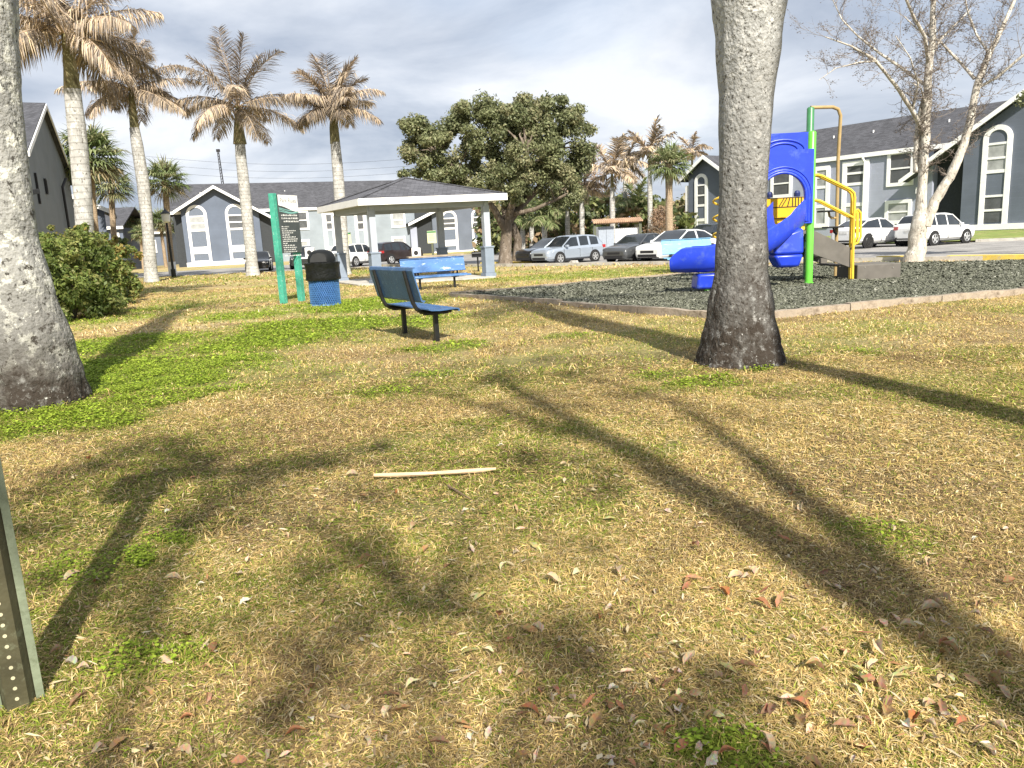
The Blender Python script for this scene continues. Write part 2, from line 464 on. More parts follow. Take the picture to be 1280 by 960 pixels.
# ------------------------------------------------------------------ mesh builder
class MB:
    def __init__(self):
        self.v, self.f, self.c, self.mi = [], [], [], []
        self.cur = (1, 1, 1)
        self.slot = 0

    def add(self, vs_, fs):
        o = len(self.v)
        self.v += [tuple(p) for p in vs_]
        self.c += [self.cur] * len(vs_)
        for f in fs:
            self.f.append(tuple(i + o for i in f))
            self.mi.append(self.slot)
        return self

    def box(self, x0, x1, y0, y1, z0, z1, mtx=None):
        p = [(x, y, z) for z in (z0, z1) for y in (y0, y1) for x in (x0, x1)]
        if mtx is not None:
            p = [tuple(mtx @ V(q)) for q in p]
        return self.add(p, [(0, 2, 3, 1), (4, 5, 7, 6), (0, 1, 5, 4), (2, 6, 7, 3), (0, 4, 6, 2), (1, 3, 7, 5)])

    def hexa(self, bottom, top):
        """two loops of n points"""
        n = len(bottom)
        fs = [tuple(reversed(range(n))), tuple(range(n, 2 * n))]
        fs += [(i, (i + 1) % n, n + (i + 1) % n, n + i) for i in range(n)]
        return self.add(list(bottom) + list(top), fs)

    def bar(self, a, b, w_, h_, up=(0, 0, 1)):
        """beam with a rectangular section from a to b"""
        a, b = V(a), V(b)
        d = (b - a).normalized()
        s = d.cross(V(up))
        if s.length < 1e-4:
            s = V((1, 0, 0))
        s.normalize()
        t = s.cross(d).normalized()
        s *= w_ / 2; t *= h_ / 2
        return self.hexa([a - s - t, a + s - t, a + s + t, a - s + t], [b - s - t, b + s - t, b + s + t, b - s + t])

    def tube(self, pts, rad, n=8, caps=True, jitter=0.0):
        pts = [V(p) for p in pts]
        if not hasattr(rad, '__len__'):
            rad = [rad] * len(pts)
        vs_, fs = [], []
        d0 = (pts[1] - pts[0]).normalized()
        a = d0.orthogonal().normalized()
        for i, p in enumerate(pts):
            if i == 0: d = d0
            elif i == len(pts) - 1: d = (pts[i] - pts[i - 1]).normalized()
            else: d = ((pts[i + 1] - pts[i]).normalized() + (pts[i] - pts[i - 1]).normalized())
            if d.length < 1e-6: d = d0
            d.normalize()
            a = (a - d * a.dot(d))
            if a.length < 1e-6: a = d.orthogonal()
            a.normalize()
            b = d.cross(a)
            for k in range(n):
                th = 2 * math.pi * k / n
                r_ = rad[i] * (1 + (random.uniform(-jitter, jitter) if jitter else 0))
                vs_.append(p + a * (math.cos(th) * r_) + b * (math.sin(th) * r_))
        for i in range(len(pts) - 1):
            for k in range(n):
                k2 = (k + 1) % n
                fs.append((i * n + k, i * n + k2, (i + 1) * n + k2, (i + 1) * n + k))
        if caps:
            fs.append(tuple(reversed(range(n))))
            fs.append(tuple((len(pts) - 1) * n + k for k in range(n)))
        return self.add(vs_, fs)

    def lathe(self, prof, n=20, c=(0, 0, 0)):
        """prof: (radius, z)"""
        vs_, fs = [], []
        for r_, z in prof:
            for k in range(n):
                th = 2 * math.pi * k / n
                vs_.append((c[0] + r_ * math.cos(th), c[1] + r_ * math.sin(th), c[2] + z))
        for i in range(len(prof) - 1):
            for k in range(n):
                k2 = (k + 1) % n
                fs.append((i * n + k, i * n + k2, (i + 1) * n + k2, (i + 1) * n + k))
        fs.append(tuple(reversed(range(n))))
        fs.append(tuple((len(prof) - 1) * n + k for k in range(n)))
        return self.add(vs_, fs)

    def prism(self, poly, o, ax, ay, th):
        """polygon (2d) in the plane o + x*ax + y*ay, thickened by th along ax x ay"""
        o, ax, ay = V(o), V(ax), V(ay)
        nrm = ax.cross(ay).normalized() * th
        A = [o + ax * x + ay * y for x, y in poly]
        return self.hexa(A, [p + nrm for p in A])

    def ring(self, outer, inner, o, ax, ay, th):
        """frame between two loops of the same length, thickened"""
        o, ax, ay = V(o), V(ax), V(ay)
        nrm = ax.cross(ay).normalized() * th
        n = len(outer)
        A = [o + ax * x + ay * y for x, y in outer]
        B = [o + ax * x + ay * y for x, y in inner]
        vs_ = A + B + [p + nrm for p in A] + [p + nrm for p in B]
        fs = []
        for i in range(n):
            j = (i + 1) % n
            fs += [(i, n + i, n + j, j), (2 * n + i, 2 * n + j, 3 * n + j, 3 * n + i), (i, j, 2 * n + j, 2 * n + i), (n + i, 3 * n + i, 3 * n + j, n + j)]
        return self.add(vs_, fs)

    def build(self, name, mt, parent=None, smooth=False, bevel=0.0, col=False, angle=40):
        me = bpy.data.meshes.new(name)
        me.from_pydata(self.v, [], self.f)
        mts = mt if isinstance(mt, (list, tuple)) else [mt]
        for q in mts:
            me.materials.append(q)
        if len(mts) > 1:
            me.polygons.foreach_set('material_index', self.mi)
        if col:
            at = me.attributes.new('Col', 'FLOAT_COLOR', 'POINT')
            arr = np.ones((len(self.v), 4), dtype=np.float32)
            arr[:, :3] = np.array(self.c, dtype=np.float32).reshape(-1, 3)
            at.data.foreach_set('color', arr.ravel())
        if smooth:
            me.polygons.foreach_set('use_smooth', [True] * len(me.polygons))
            me.set_sharp_from_angle(angle=math.radians(angle))
        me.update()
        o = bpy.data.objects.new(name, me)
        COL.objects.link(o)
        if parent is not None:
            o.parent = parent
        if bevel:
            b = o.modifiers.new('bevel', 'BEVEL')
            b.width = bevel; b.segments = 2; b.limit_method = 'ANGLE'
        return o


def npmesh(name, verts, tris, cols, mt, parent=None):
    """large mesh of triangles from numpy arrays, one colour per vertex"""
    me = bpy.data.meshes.new(name)
    nv, nf = len(verts), len(tris)
    me.vertices.add(nv)
    me.vertices.foreach_set('co', np.ascontiguousarray(verts, dtype=np.float32).ravel())
    me.loops.add(nf * 3)
    me.loops.foreach_set('vertex_index', np.ascontiguousarray(tris, dtype=np.int32).ravel())
    me.polygons.add(nf)
    me.polygons.foreach_set('loop_start', np.arange(0, nf * 3, 3, dtype=np.int32))
    at = me.attributes.new('Col', 'FLOAT_COLOR', 'POINT')
    arr = np.ones((nv, 4), dtype=np.float32); arr[:, :3] = cols
    at.data.foreach_set('color', arr.ravel())
    me.materials.append(mt)
    me.update(calc_edges=True)
    me.validate()
    o = bpy.data.objects.new(name, me)
    COL.objects.link(o)
    if parent is not None:
        o.parent = parent
    return o


def tag(o, label=None, cat=None, group=None, kind=None):
    if label: o['label'] = label
    if cat: o['category'] = cat
    if group: o['group'] = group
    if kind: o['kind'] = kind
    return o


def thing(name, label, cat, loc=(0, 0, 0), rz=0.0, group=None):
    o = bpy.data.objects.new(name, None)
    o.empty_display_size = 0.2
    COL.objects.link(o)
    o.location = loc
    o.rotation_euler = (0, 0, rz)
    return tag(o, label, cat, group)


def dup(root, loc, rz, label, group=None):
    r_ = root.copy(); COL.objects.link(r_)
    r_.location = loc; r_.rotation_euler = (0, 0, rz)
    r_['label'] = label
    if group: r_['group'] = group
    for ch in list(root.children):
        c = ch.copy(); COL.objects.link(c); c.parent = r_
        for g in ch.children:
            d = g.copy(); COL.objects.link(d); d.parent = c
    return r_


# ------------------------------------------------------------------ value noise
_T = NP.rand(256, 256)


def vnoise(x, y):
    xi = np.floor(x).astype(int); yi = np.floor(y).astype(int)
    fx = x - xi; fy = y - yi
    fx = fx * fx * (3 - 2 * fx); fy = fy * fy * (3 - 2 * fy)
    a = _T[xi % 256, yi % 256]; b = _T[(xi + 1) % 256, yi % 256]
    c = _T[xi % 256, (yi + 1) % 256]; d = _T[(xi + 1) % 256, (yi + 1) % 256]
    return (a * (1 - fx) + b * fx) * (1 - fy) + (c * (1 - fx) + d * fx) * fy


def fbm(x, y, o=4):
    s, a, t = 0, 1.0, 0
    for i in range(o):
        s = s + a * vnoise(x * 2 ** i + 17.3 * i, y * 2 ** i + 5.1 * i); t += a; a *= 0.5
    return s / t
# ------------------------------------------------------------------ plan of the place
def in_poly(x, y, poly):
    x = np.asarray(x); y = np.asarray(y)
    r_ = np.zeros(x.shape, bool)
    n = len(poly)
    for i in range(n):
        x1, y1 = poly[i]; x2, y2 = poly[(i + 1) % n]
        c = ((y1 > y) != (y2 > y))
        with np.errstate(divide='ignore', invalid='ignore'):
            xi = (x2 - x1) * (y - y1) / (y2 - y1 + 1e-12) + x1
        r_ ^= c & (x < xi)
    return r_


MULCH = [(-1.45, 19.4), (3.6, 11.35), (9.0, 13.15), (20, 16.4), (19, 18.2), (9.9, 25.6)]
LOT = [(-75, 49), (-30, 52), (-8, 49.5), (0.0, 38.2), (2.5, 35.6), (13.9, 24.2), (24.5, 13.4), (34, 4), (60, 18), (38.5, 29.0), (30.5, 34.5), (23.6, 38.2), (8, 58), (3, 78), (-12, 70), (-36, 63.5), (-75, 60)]
PAD = [(-5.2, 26.6), (-0.4, 27.7), (-2.4, 32.2), (-7.3, 31.1)]


TR = [(G(925, 450).x, G(925, 452).y), (G(45, 502).x, G(45, 502).y)]


def gheight(x, y):
    h = (fbm(x * 0.35 + 40, y * 0.35 + 40, 3) - 0.5) * 0.10 + (fbm(x * 2.2 + 9, y * 2.2 + 3, 2) - 0.5) * 0.035
    fade = np.clip((60 - np.hypot(x, y)) / 30, 0, 1)
    return h * fade - 0.01


_BL = [  # photo spot -> world ellipse (rx, ry), strength: where the clover and green turf grow
    (60, 470, 2.2, 1.7, 1.0), (170, 470, 1.3, 1.2, .9), (235, 455, 1.1, 1.0, .8), (30, 530, 1.0, .6, .9), (110, 505, 0.8, 0.5, .7), (250, 485, .7, .35, .6),
    (150, 430, 1.6, 1.4, .75), (330, 425, 1.5, 1.5, .85), (400, 405, 1.7, 1.7, .85), (450, 380, 2.2, 2.3, .8), (300, 395, 1.2, 1.4, .6), (520, 400, 1.0, 1.3, .6),
    (200, 385, 1.3, 1.6, .6), (120, 400, 2, 1.6, .5), (560, 432, .7, .4, .6), (470, 488, .45, .3, .5), (545, 467, .4, .35, .55), (580, 530, .3, .25, .5),
    (870, 480, .5, .25, .7), (960, 462, .3, .25, .6), (840, 465, .4, .3, .5), (205, 678, .17, .09, 1.0), (165, 700, .1, .08, .7), (1125, 665, .26, .16, .38), (1150, 680, .18, .14, .36),
    (895, 925, .12, .06, .8), (930, 945, .08, .05, .7), (700, 345, 4, 2.0, .6), (800, 338, 4, 2.2, .55), (640, 340, 2.5, 1.5, .45), (380, 345, 4, 2.0, .6), (250, 350, 3, 2.0, .5), (455, 340, 2, 3, .6),
    (1070, 440, .3, .25, .6), (720, 420, .5, .3, .5), (820, 560, .3, .2, .4), (350, 455, .7, .4, .55), (190, 820, .3, .2, .5), (170, 500, .8, .3, .7), (640, 560, .3, .2, .3), (360, 370, 2, 2, .5), (90, 720, .3, .2, .4)]
_BLW = [(G(px, py).x, G(px, py).y, rx, ry, s) for px, py, rx, ry, s in _BL]
_BR = [  # browner, barer spots
    (300, 550, 1.3, .9, .8), (150, 590, .8, .5, .7), (430, 520, 1.2, .7, .5), (420, 620, .6, .3, .4), (1250, 720, .35, .35, .9), (1150, 610, .6, .4, .5), (760, 470, .7, .5, .4), (1050, 590, .9, .5, .5), (230, 365, 2.2, 2.0, .6), (930, 600, .5, .4, .4), (480, 440, 1.2, .7, .6), (250, 630, .5, .25, .4)]
_BRW = [(G(px, py).x, G(px, py).y, rx, ry, s) for px, py, rx, ry, s in _BR]


def green(x, y):
    g = np.zeros_like(x)
    wx = x + (fbm(x * 1.4 + 3, y * 1.4, 3) - .5) * 1.1
    wy = y + (fbm(x * 1.4 + 60, y * 1.4 + 30, 3) - .5) * 1.1
    near = np.clip(1 - np.hypot(x, y) / 9, 0.12, 1)
    wx = x * near + wx * (1 - near); wy = y * near + wy * (1 - near)
    for cx_, cy_, rx, ry, s in _BLW:
        d = ((wx - cx_) / rx) ** 2 + ((wy - cy_) / ry) ** 2
        g = np.maximum(g, s * np.clip(1.25 - d * 0.8, 0, 1))
    n_ = fbm(x * 0.8 + 11, y * 0.8 + 7, 4)
    g = g * np.clip(0.35 + 1.5 * (fbm(x * 2.6, y * 2.6 + 9, 3)), 0, 1.15)
    g = np.maximum(g, np.clip((n_ - 0.45) * 1.7, 0, 0.34))
    return np.clip(g, 0, 1)


def brown(x, y):
    b0 = sum(np.clip(1.6 - np.hypot(x - tx_, y - ty_) / .55, 0, .8) for tx_, ty_ in TR[:1])
    b = np.clip((fbm(x * 0.9 + 31, y * 0.9 + 77, 4) - 0.48) * 2.2, 0, 0.6)
    for cx_, cy_, rx, ry, s in _BRW:
        d = ((x - cx_) / rx) ** 2 + ((y - cy_) / ry) ** 2
        b = np.maximum(b, s * np.clip(1.2 - d, 0, 1))
    b = np.maximum(b, np.clip((fbm(x * 2.3 + 8, y * 2.3 + 21, 4) - .50) * 3.2, 0, .75))
    return np.clip(np.maximum(b, b0), 0, 1)


def lerp(a, b, t):
    return a * (1 - t)[:, None] + np.asarray(b)[None, :] * t[:, None]


def lawn_colour(x, y):
    g, b = green(x, y), brown(x, y)
    c = np.tile(np.array([[.40, .315, .155]]), (len(x), 1))
    c = lerp(c, (.50, .42, .24), np.clip((fbm(x * 1.7 + 90, y * 1.7, 3) - .45) * 2, 0, 1))
    c = lerp(c, (.27, .185, .095), b * 0.8)
    c = lerp(c, (.17, .235, .04), np.clip(g * 1.15, 0, 1))
    return c


# ------------------------------------------------------------------ the ground: one sheet to the horizon
def axis(a, fine0, fine1, step, b):
    mid = np.arange(fine0, fine1, step)
    lo = fine0 - np.cumsum(step * 1.16 ** np.arange(1, 80)); lo = lo[lo > a]
    hi = fine1 + np.cumsum(step * 1.13 ** np.arange(0, 90)); hi = hi[hi < b]
    return np.concatenate([[a], lo[::-1], mid, hi, [b]])


gx = axis(-1200, -16, 16, 0.16, 1200)
gy = axis(-60, 0.4, 24, 0.16, 1600)
XX, YY = np.meshgrid(gx, gy, indexing='ij')
xf, yf = XX.ravel(), YY.ravel()
hf = gheight(xf, yf)
hf -= 0.035 * in_poly(xf, yf, MULCH)
hf = np.where(np.hypot(xf, yf) > 32, -0.012, hf)
nx_, ny_ = len(gx), len(gy)
idx = np.arange(nx_ * ny_).reshape(nx_, ny_)
a_, b_, c_, d_ = idx[:-1, :-1].ravel(), idx[1:, :-1].ravel(), idx[1:, 1:].ravel(), idx[:-1, 1:].ravel()
tri = np.concatenate([np.stack([a_, b_, c_], 1), np.stack([a_, c_, d_], 1)])
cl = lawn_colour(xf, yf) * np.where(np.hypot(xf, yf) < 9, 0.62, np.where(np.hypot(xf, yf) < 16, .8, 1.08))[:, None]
mt, t_, b_s = _nt('lawn_ground')
n_, l_ = t_.nodes, t_.links
at_ = n_.new('ShaderNodeAttribute'); at_.attribute_name = 'Col'
co_ = n_.new('ShaderNodeTexCoord')
nz_ = n_.new('ShaderNodeTexNoise'); nz_.inputs['Scale'].default_value = 14; nz_.inputs['Detail'].default_value = 8; nz_.inputs['Roughness'].default_value = 0.75
l_.new(co_.outputs['Object'], nz_.inputs['Vector'])
mr_ = n_.new('ShaderNodeMapRange'); mr_.inputs['From Min'].default_value = 0.3; mr_.inputs['From Max'].default_value = 0.7
mr_.inputs['To Min'].default_value = 0.55; mr_.inputs['To Max'].default_value = 1.4
l_.new(nz_.outputs['Fac'], mr_.inputs['Value'])
hs_ = n_.new('ShaderNodeHueSaturation')
l_.new(mr_.outputs[0], hs_.inputs['Value']); l_.new(at_.outputs['Color'], hs_.inputs['Color'])
l_.new(hs_.outputs[0], b_s.inputs['Base Color'])
b_s.inputs['Roughness'].default_value = 1.0
b_s.inputs['Specular IOR Level'].default_value = 0.1
bp_ = n_.new('ShaderNodeBump'); bp_.inputs['Strength'].default_value = 0.8; bp_.inputs['Distance'].default_value = 0.05
l_.new(nz_.outputs['Fac'], bp_.inputs['Height']); l_.new(bp_.outputs[0], b_s.inputs['Normal'])
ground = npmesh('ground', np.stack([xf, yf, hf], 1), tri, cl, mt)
tag(ground, kind='structure')


# ------------------------------------------------------------------ grass blades
def blades(n, y0, y1, wscale, lscale, seed, flat=False):
    rs = np.random.RandomState(seed)
    y = np.sqrt(rs.rand(n) * (y1 ** 2 - y0 ** 2) + y0 ** 2)
    x = (rs.rand(n) * 2 - 1) * (0.72 * y + 0.5)
    ok = (np.hypot(x - TR[0][0], y - TR[0][1]) > .44) & (np.hypot(x - TR[1][0], y - TR[1][1]) > .50) & ~(in_poly(x, y, MULCH) | in_poly(x, y, LOT) | in_poly(x, y, PAD))
    if not flat: ok &= rs.rand(n) > np.clip((.44 - fbm(x * 3.7 + 5, y * 3.7 + 2, 3)) * 4, 0, .6) * (y < 9)
    x, y = x[ok], y[ok]
    n = len(x)
    g, b = green(x, y), brown(x, y)
    # thin, worn spots
    z = gheight(x, y)
    ln = (0.022 + 0.055 * rs.rand(n) ** 1.5) * lscale * np.clip(0.25 + 1.6 * fbm(x * 3.1, y * 3.1 + 50, 3), .45, 1.6)
    wd = (0.0016 + 0.0026 * rs.rand(n)) * wscale
    az = rs.rand(n) * 2 * np.pi
    el = np.radians(rs.rand(n) * 9) if flat else np.radians(2 + 62 * rs.rand(n) ** 2.0) * np.where(g > .5, 1.15, 1)
    dirx, diry = np.cos(az), np.sin(az)
    side = np.stack([-diry, dirx, np.zeros(n)], 1) * (wd / 2)[:, None]
    if flat: ln = ln * 1.3
    p0 = np.stack([x, y, z + (.004 + .006 * rs.rand(n) if flat else -0.004)], 1)
    h1 = np.stack([dirx * np.cos(el), diry * np.cos(el), np.sin(el)], 1) * (ln * 0.55)[:, None]
    el2 = el - np.radians(20 + 50 * rs.rand(n))
    h2 = np.stack([dirx * np.cos(el2), diry * np.cos(el2), np.sin(el2)], 1) * (ln * 0.5)[:, None]
    roll = (rs.rand(n) - .5) * 1.2
    side2 = side.copy(); side2[:, 2] = roll * wd / 2
    p1 = p0 + h1; p2 = p1 + h2
    p2[:, 2] = np.maximum(p2[:, 2], z + 0.002)
    verts = np.empty((n, 5, 3))
    verts[:, 0] = p0 - side; verts[:, 1] = p0 + side
    verts[:, 2] = p1 - side2; verts[:, 3] = p1 + side2; verts[:, 4] = p2
    base = (np.arange(n) * 5)[:, None]
    tr = np.concatenate([base + np.array([[0, 1, 3]]), base + np.array([[0, 3, 2]]), base + np.array([[2, 3, 4]])], 1).reshape(-1, 3)
    r_ = rs.rand(n)
    dry = np.where((r_ < .36)[:, None], [[.60, .475, .23]], np.where((r_ < .62)[:, None], [[.48, .355, .17]], np.where((r_ < .80)[:, None], [[.42, .36, .125]], [[.66, .575, .37]])))
    dry = dry * np.array([1.24, 1.17, 1.02])
    dry = np.where((rs.rand(n) < b * .75)[:, None], [[.36, .25, .125]], dry)
    gr = np.where((rs.rand(n) < .5)[:, None], [[.23, .30, .035]], [[.32, .37, .06]])
    isg = rs.rand(n) < np.clip(g * 1.05 + 0.085, 0, .92)
    c = np.where(isg[:, None], gr, dry) * (0.6 + 0.7 * rs.rand(n))[:, None]
    if flat: c = c * (.62 + .5 * rs.rand(n))[:, None]
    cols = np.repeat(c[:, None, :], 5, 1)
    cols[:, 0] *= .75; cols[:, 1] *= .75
    return verts.reshape(-1, 3), tr, cols.reshape(-1, 3)


def merge(parts):
    o, V_, T_, C_ = 0, [], [], []
    for v_, t2, c2 in parts:
        V_.append(v_); T_.append(t2 + o); C_.append(c2); o += len(v_)
    return np.concatenate(V_), np.concatenate(T_), np.concatenate(C_)


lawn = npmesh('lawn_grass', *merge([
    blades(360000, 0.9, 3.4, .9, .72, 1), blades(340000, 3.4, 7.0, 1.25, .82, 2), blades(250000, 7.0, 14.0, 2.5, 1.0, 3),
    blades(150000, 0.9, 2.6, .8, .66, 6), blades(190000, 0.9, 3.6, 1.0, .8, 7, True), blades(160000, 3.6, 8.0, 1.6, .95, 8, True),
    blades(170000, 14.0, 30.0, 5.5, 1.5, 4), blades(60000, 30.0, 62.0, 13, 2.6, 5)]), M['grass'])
tag(lawn, kind='stuff')


def clover(n, y0, y1, size, seed):
    """small rounded leaflets held nearly level over the greenest spots"""
    rs = np.random.RandomState(seed)
    y = np.sqrt(rs.rand(n) * (y1 ** 2 - y0 ** 2) + y0 ** 2)
    x = (rs.rand(n) * 2 - 1) * (0.72 * y + 0.5)
    g = green(x, y)
    ok = (rs.rand(n) < (g - .34) * 1.5 * np.clip(2.4 * fbm(x * 5, y * 5 + 40, 3) - .5, 0, 1.2)) & ~in_poly(x, y, MULCH) & ~in_poly(x, y, LOT) & ~in_poly(x, y, PAD)
    x, y, g = x[ok], y[ok], g[ok]
    n = len(x)
    z = gheight(x, y) + 0.012 + 0.04 * rs.rand(n)
    s = size * (0.6 + 0.8 * rs.rand(n))
    az = rs.rand(n) * 2 * np.pi
    u = np.stack([np.cos(az), np.sin(az), (rs.rand(n) - .5) * .9], 1)
    v_ = np.stack([-np.sin(az), np.cos(az), (rs.rand(n) - .5) * .9], 1)
    c0 = np.stack([x, y, z], 1)
    verts = np.empty((n, 5, 3))
    for k in range(5):
        th = 2 * np.pi * k / 5
        verts[:, k] = c0 + (u * math.cos(th) + v_ * math.sin(th) * .85) * s[:, None]
    base = (np.arange(n) * 5)[:, None]
    tr = np.concatenate([base + np.array([[0, 1, 2]]), base + np.array([[0, 2, 3]]), base + np.array([[0, 3, 4]])], 1).reshape(-1, 3)
    c = np.where((rs.rand(n) < .5)[:, None], [[.23, .33, .03]], [[.33, .42, .05]]) * (0.5 + 0.8 * rs.rand(n))[:, None]
    return verts.reshape(-1, 3), tr, np.repeat(c[:, None, :], 5, 1).reshape(-1, 3)


cv = npmesh('clover', *merge([clover(400000, 1.0, 5, .0065, 21), clover(260000, 5, 10, .0105, 22), clover(240000, 10, 20, .018, 23)]), M['grass'])
tag(cv, kind='stuff')


# ------------------------------------------------------------------ fallen leaves
def leaf_mesh(name, colour, ln, wd, curl, bend):
    nu, nv = 9, 5
    mb = MB()
    vs_ = []
    tw_ = random.uniform(-.9, .9); sd_ = random.uniform(.75, 1.25); ph = random.uniform(0, 6)
    for i in range(nu):
        t = i / (nu - 1)
        wv = wd * math.sin(math.pi * min(1, t * 0.94 + 0.05)) ** 0.8
        for j in range(nv):
            s = (j / (nv - 1) - .5) * 2
            a = tw_ * (t - .5); y_ = s * wv / 2 * (sd_ if s > 0 else 2 - sd_) * (1 + .14 * math.sin(t * 17 + ph + s)); z_ = abs(s) ** 1.5 * curl * wv + bend * math.sin(t * 3.0) * ln + random.uniform(-.002, .002)
            vs_.append(((t - .5) * ln, y_ * math.cos(a) - z_ * math.sin(a), y_ * math.sin(a) + z_ * math.cos(a)))
    fs = [(i * nv + j, (i + 1) * nv + j, (i + 1) * nv + j + 1, i * nv + j + 1) for i in range(nu - 1) for j in range(nv - 1)]
    mb.add(vs_, fs)
    mb.c = [tuple(v * random.uniform(.72, 1.2) for v in colour) for _ in vs_]
    mb.cur = colour
    mb.tube([(-ln / 2, 0, 0), (-ln / 2 - .012, .002, .004)], .001, 4)
    return mb.build(name, M['terracotta_leaf'], col=True, smooth=True)


KINDS = [
    ('pale tan curled dead leaf lying on the dry grass', 'pale dead leaves fallen on the lawn', [(.56, .46, .29), (.48, .37, .21), (.62, .53, .36)]),
    ('grey brown withered dead leaf lying on the dry grass', 'grey brown dead leaves fallen on the lawn', [(.31, .21, .11), (.25, .16, .08), (.37, .275, .155)]),
    ('rust orange dead leaf lying on the dry grass', 'rust orange dead leaves fallen on the lawn', [(.32, .165, .075), (.26, .13, .06), (.37, .205, .10)])]
protos = []
for k, (lb, gp, cs) in enumerate(KINDS):
    pr = []
    for q in range(7):
        c = tuple(v * random.uniform(.85, 1.15) for v in cs[q % 3])
        o = leaf_mesh('fallen_leaf', c, random.uniform(.045, .08), random.uniform(.016, .034), random.uniform(.1, .9), random.uniform(-.08, .22))
        tag(o, lb, 'leaf', gp)
        pr.append([o, False])
    protos.append(pr)
# the ones one can pick out in the photo (x, y in the photo, which kind), then a denser fall towards the near right
SPOTS = [(790, 898, 0), (750, 780, 2), (565, 795, 2), (515, 862, 0), (540, 865, 0), (700, 808, 0), (735, 880, 2), (760, 882, 2), (800, 905, 0), (1064, 735, 2), (1045, 738, 0), (1135, 792, 0), (985, 882, 0), (1000, 884, 0),
         (930, 867, 2), (850, 872, 0), (845, 880, 1), (870, 870, 0), (890, 898, 1), (500, 770, 0), (625, 775, 2), (690, 712, 1), (720, 725, 0), (670, 690, 1), (205, 858, 2), (235, 885, 1), (210, 832, 0), (380, 850, 1),
         (385, 872, 1), (300, 690, 0), (310, 705, 0), (90, 600, 0), (75, 593, 1), (1215, 700, 1), (1240, 752, 0), (1100, 820, 0), (1055, 815, 2), (760, 600, 0), (705, 583, 0), (440, 595, 0), (445, 632, 0), (820, 855, 1), (690, 735, 0),
         (460, 940, 0), (230, 950, 0), (650, 850, 0), (590, 690, 0), (620, 620, 0), (930, 800, 0), (990, 800, 0), (1030, 795, 0), (1180, 755, 0), (1010, 905, 1), (870, 690, 2), (905, 745, 2), (945, 640, 1), (820, 745, 0), (940, 720, 0)]
rl = random.Random(5)
pts = list(SPOTS)
while len(pts) < 300:
    py = 560 + 400 * rl.random() ** 0.7
    px = 1290 * rl.random() ** 0.8
    if rl.random() > 0.25 + 0.75 * (px / 1280) * ((py - 500) / 400):
        continue
    pts.append((px, py, rl.choices([0, 1, 2], [5, 4, 1.6])[0]))
for px, py, k in pts:
    g0 = G(px, py)
    pr = protos[k][rl.randrange(7)]
    if pr[1]:
        o = pr[0].copy(); COL.objects.link(o)
    else:
        o = pr[0]; pr[1] = True
    gz = float(gheight(np.array([g0.x]), np.array([g0.y]))[0])
    o.location = (g0.x, g0.y, gz + .012 + rl.random() * .018)
    o.rotation_euler = (rl.gauss(0, .4), rl.gauss(0, .35), rl.random() * 6.28)
    o.scale = [0.5 + .55 * rl.random()] * 3


def litter(n, seed):
    rs = np.random.RandomState(seed)
    y = 1.1 + 8 * rs.rand(n) ** 1.4
    x = (rs.rand(n) * 2 - 1) * (0.72 * y + .4)
    ok = (rs.rand(n) < .35 + .65 * np.clip((x + 2) / 4, 0, 1) * np.clip((6 - y) / 4, .1, 1)) & ~in_poly(x, y, MULCH)
    x, y = x[ok], y[ok]; n = len(x)
    z = gheight(x, y) + .008 + .02 * rs.rand(n)
    az = rs.rand(n) * 6.28
    ln = .008 + .018 * rs.rand(n) ** 1.5; wd = ln * (.10 + .22 * rs.rand(n))
    u = np.stack([np.cos(az), np.sin(az), (rs.rand(n) - .5) * .8], 1) * ln[:, None]
    v_ = np.stack([-np.sin(az), np.cos(az), (rs.rand(n) - .5) * .8], 1) * wd[:, None]
    c0 = np.stack([x, y, z], 1)
    verts = np.stack([c0 - u, c0 + v_ - u * .3, c0 + u, c0 - v_ + u * .35 + [0, 0, .003]], 1)
    base = (np.arange(n) * 4)[:, None]
    tr = np.concatenate([base + np.array([[0, 1, 2]]), base + np.array([[0, 2, 3]])], 1).reshape(-1, 3)
    pal = np.array([[.46, .38, .23], [.40, .30, .17], [.28, .2, .12], [.34, .18, .08], [.52, .45, .31]])
    c = pal[rs.choice(5, n, p=[.34, .26, .2, .06, .14])] * (.8 + .4 * rs.rand(n))[:, None]
    return verts.reshape(-1, 3), tr, np.repeat(c[:, None, :], 4, 1).reshape(-1, 3)


tag(npmesh('leaf_litter', *litter(8000, 31), M['terracotta_leaf']), kind='stuff')

# the dry stick and the twig in the middle of the lawn
mb = MB()
sp_ = [G(468, 600), G(500, 600.5), G(540, 599), G(575, 596), G(602, 592.5), G(620, 590.5)]
mb.tube([V((p.x, p.y, .03 + .006 * math.sin(i))) for i, p in enumerate(sp_)], [.010, .013, .013, .015, .013, .008], 8, jitter=.12)
tag(mb.build('stick', M['stick'], smooth=True), 'long pale dry stick lying across the middle of the lawn', 'stick')
mb = MB()
sp_ = [G(560, 612), G(572, 619), G(588, 629)]
mb.tube([V((p.x, p.y, .025)) for p in sp_], [.006, .005, .003], 6, jitter=.1)
tag(mb.build('twig', M['twig'], smooth=True), 'short dark twig lying just below the long pale stick', 'twig')

# ------------------------------------------------------------------ mulch bed, car park, pavilion pad, kerb
def sheet(name, poly, z, mt, zf=None):
    mb = MB()
    n = len(poly)
    mb.add([(x, y, z) for x, y in poly] + [(x, y, z - .06) for x, y in poly], [tuple(range(n))] + [(i, n + i, n + (i + 1) % n, (i + 1) % n) for i in range(n)])
    o = mb.build(name, mt)
    return tag(o, kind='structure')


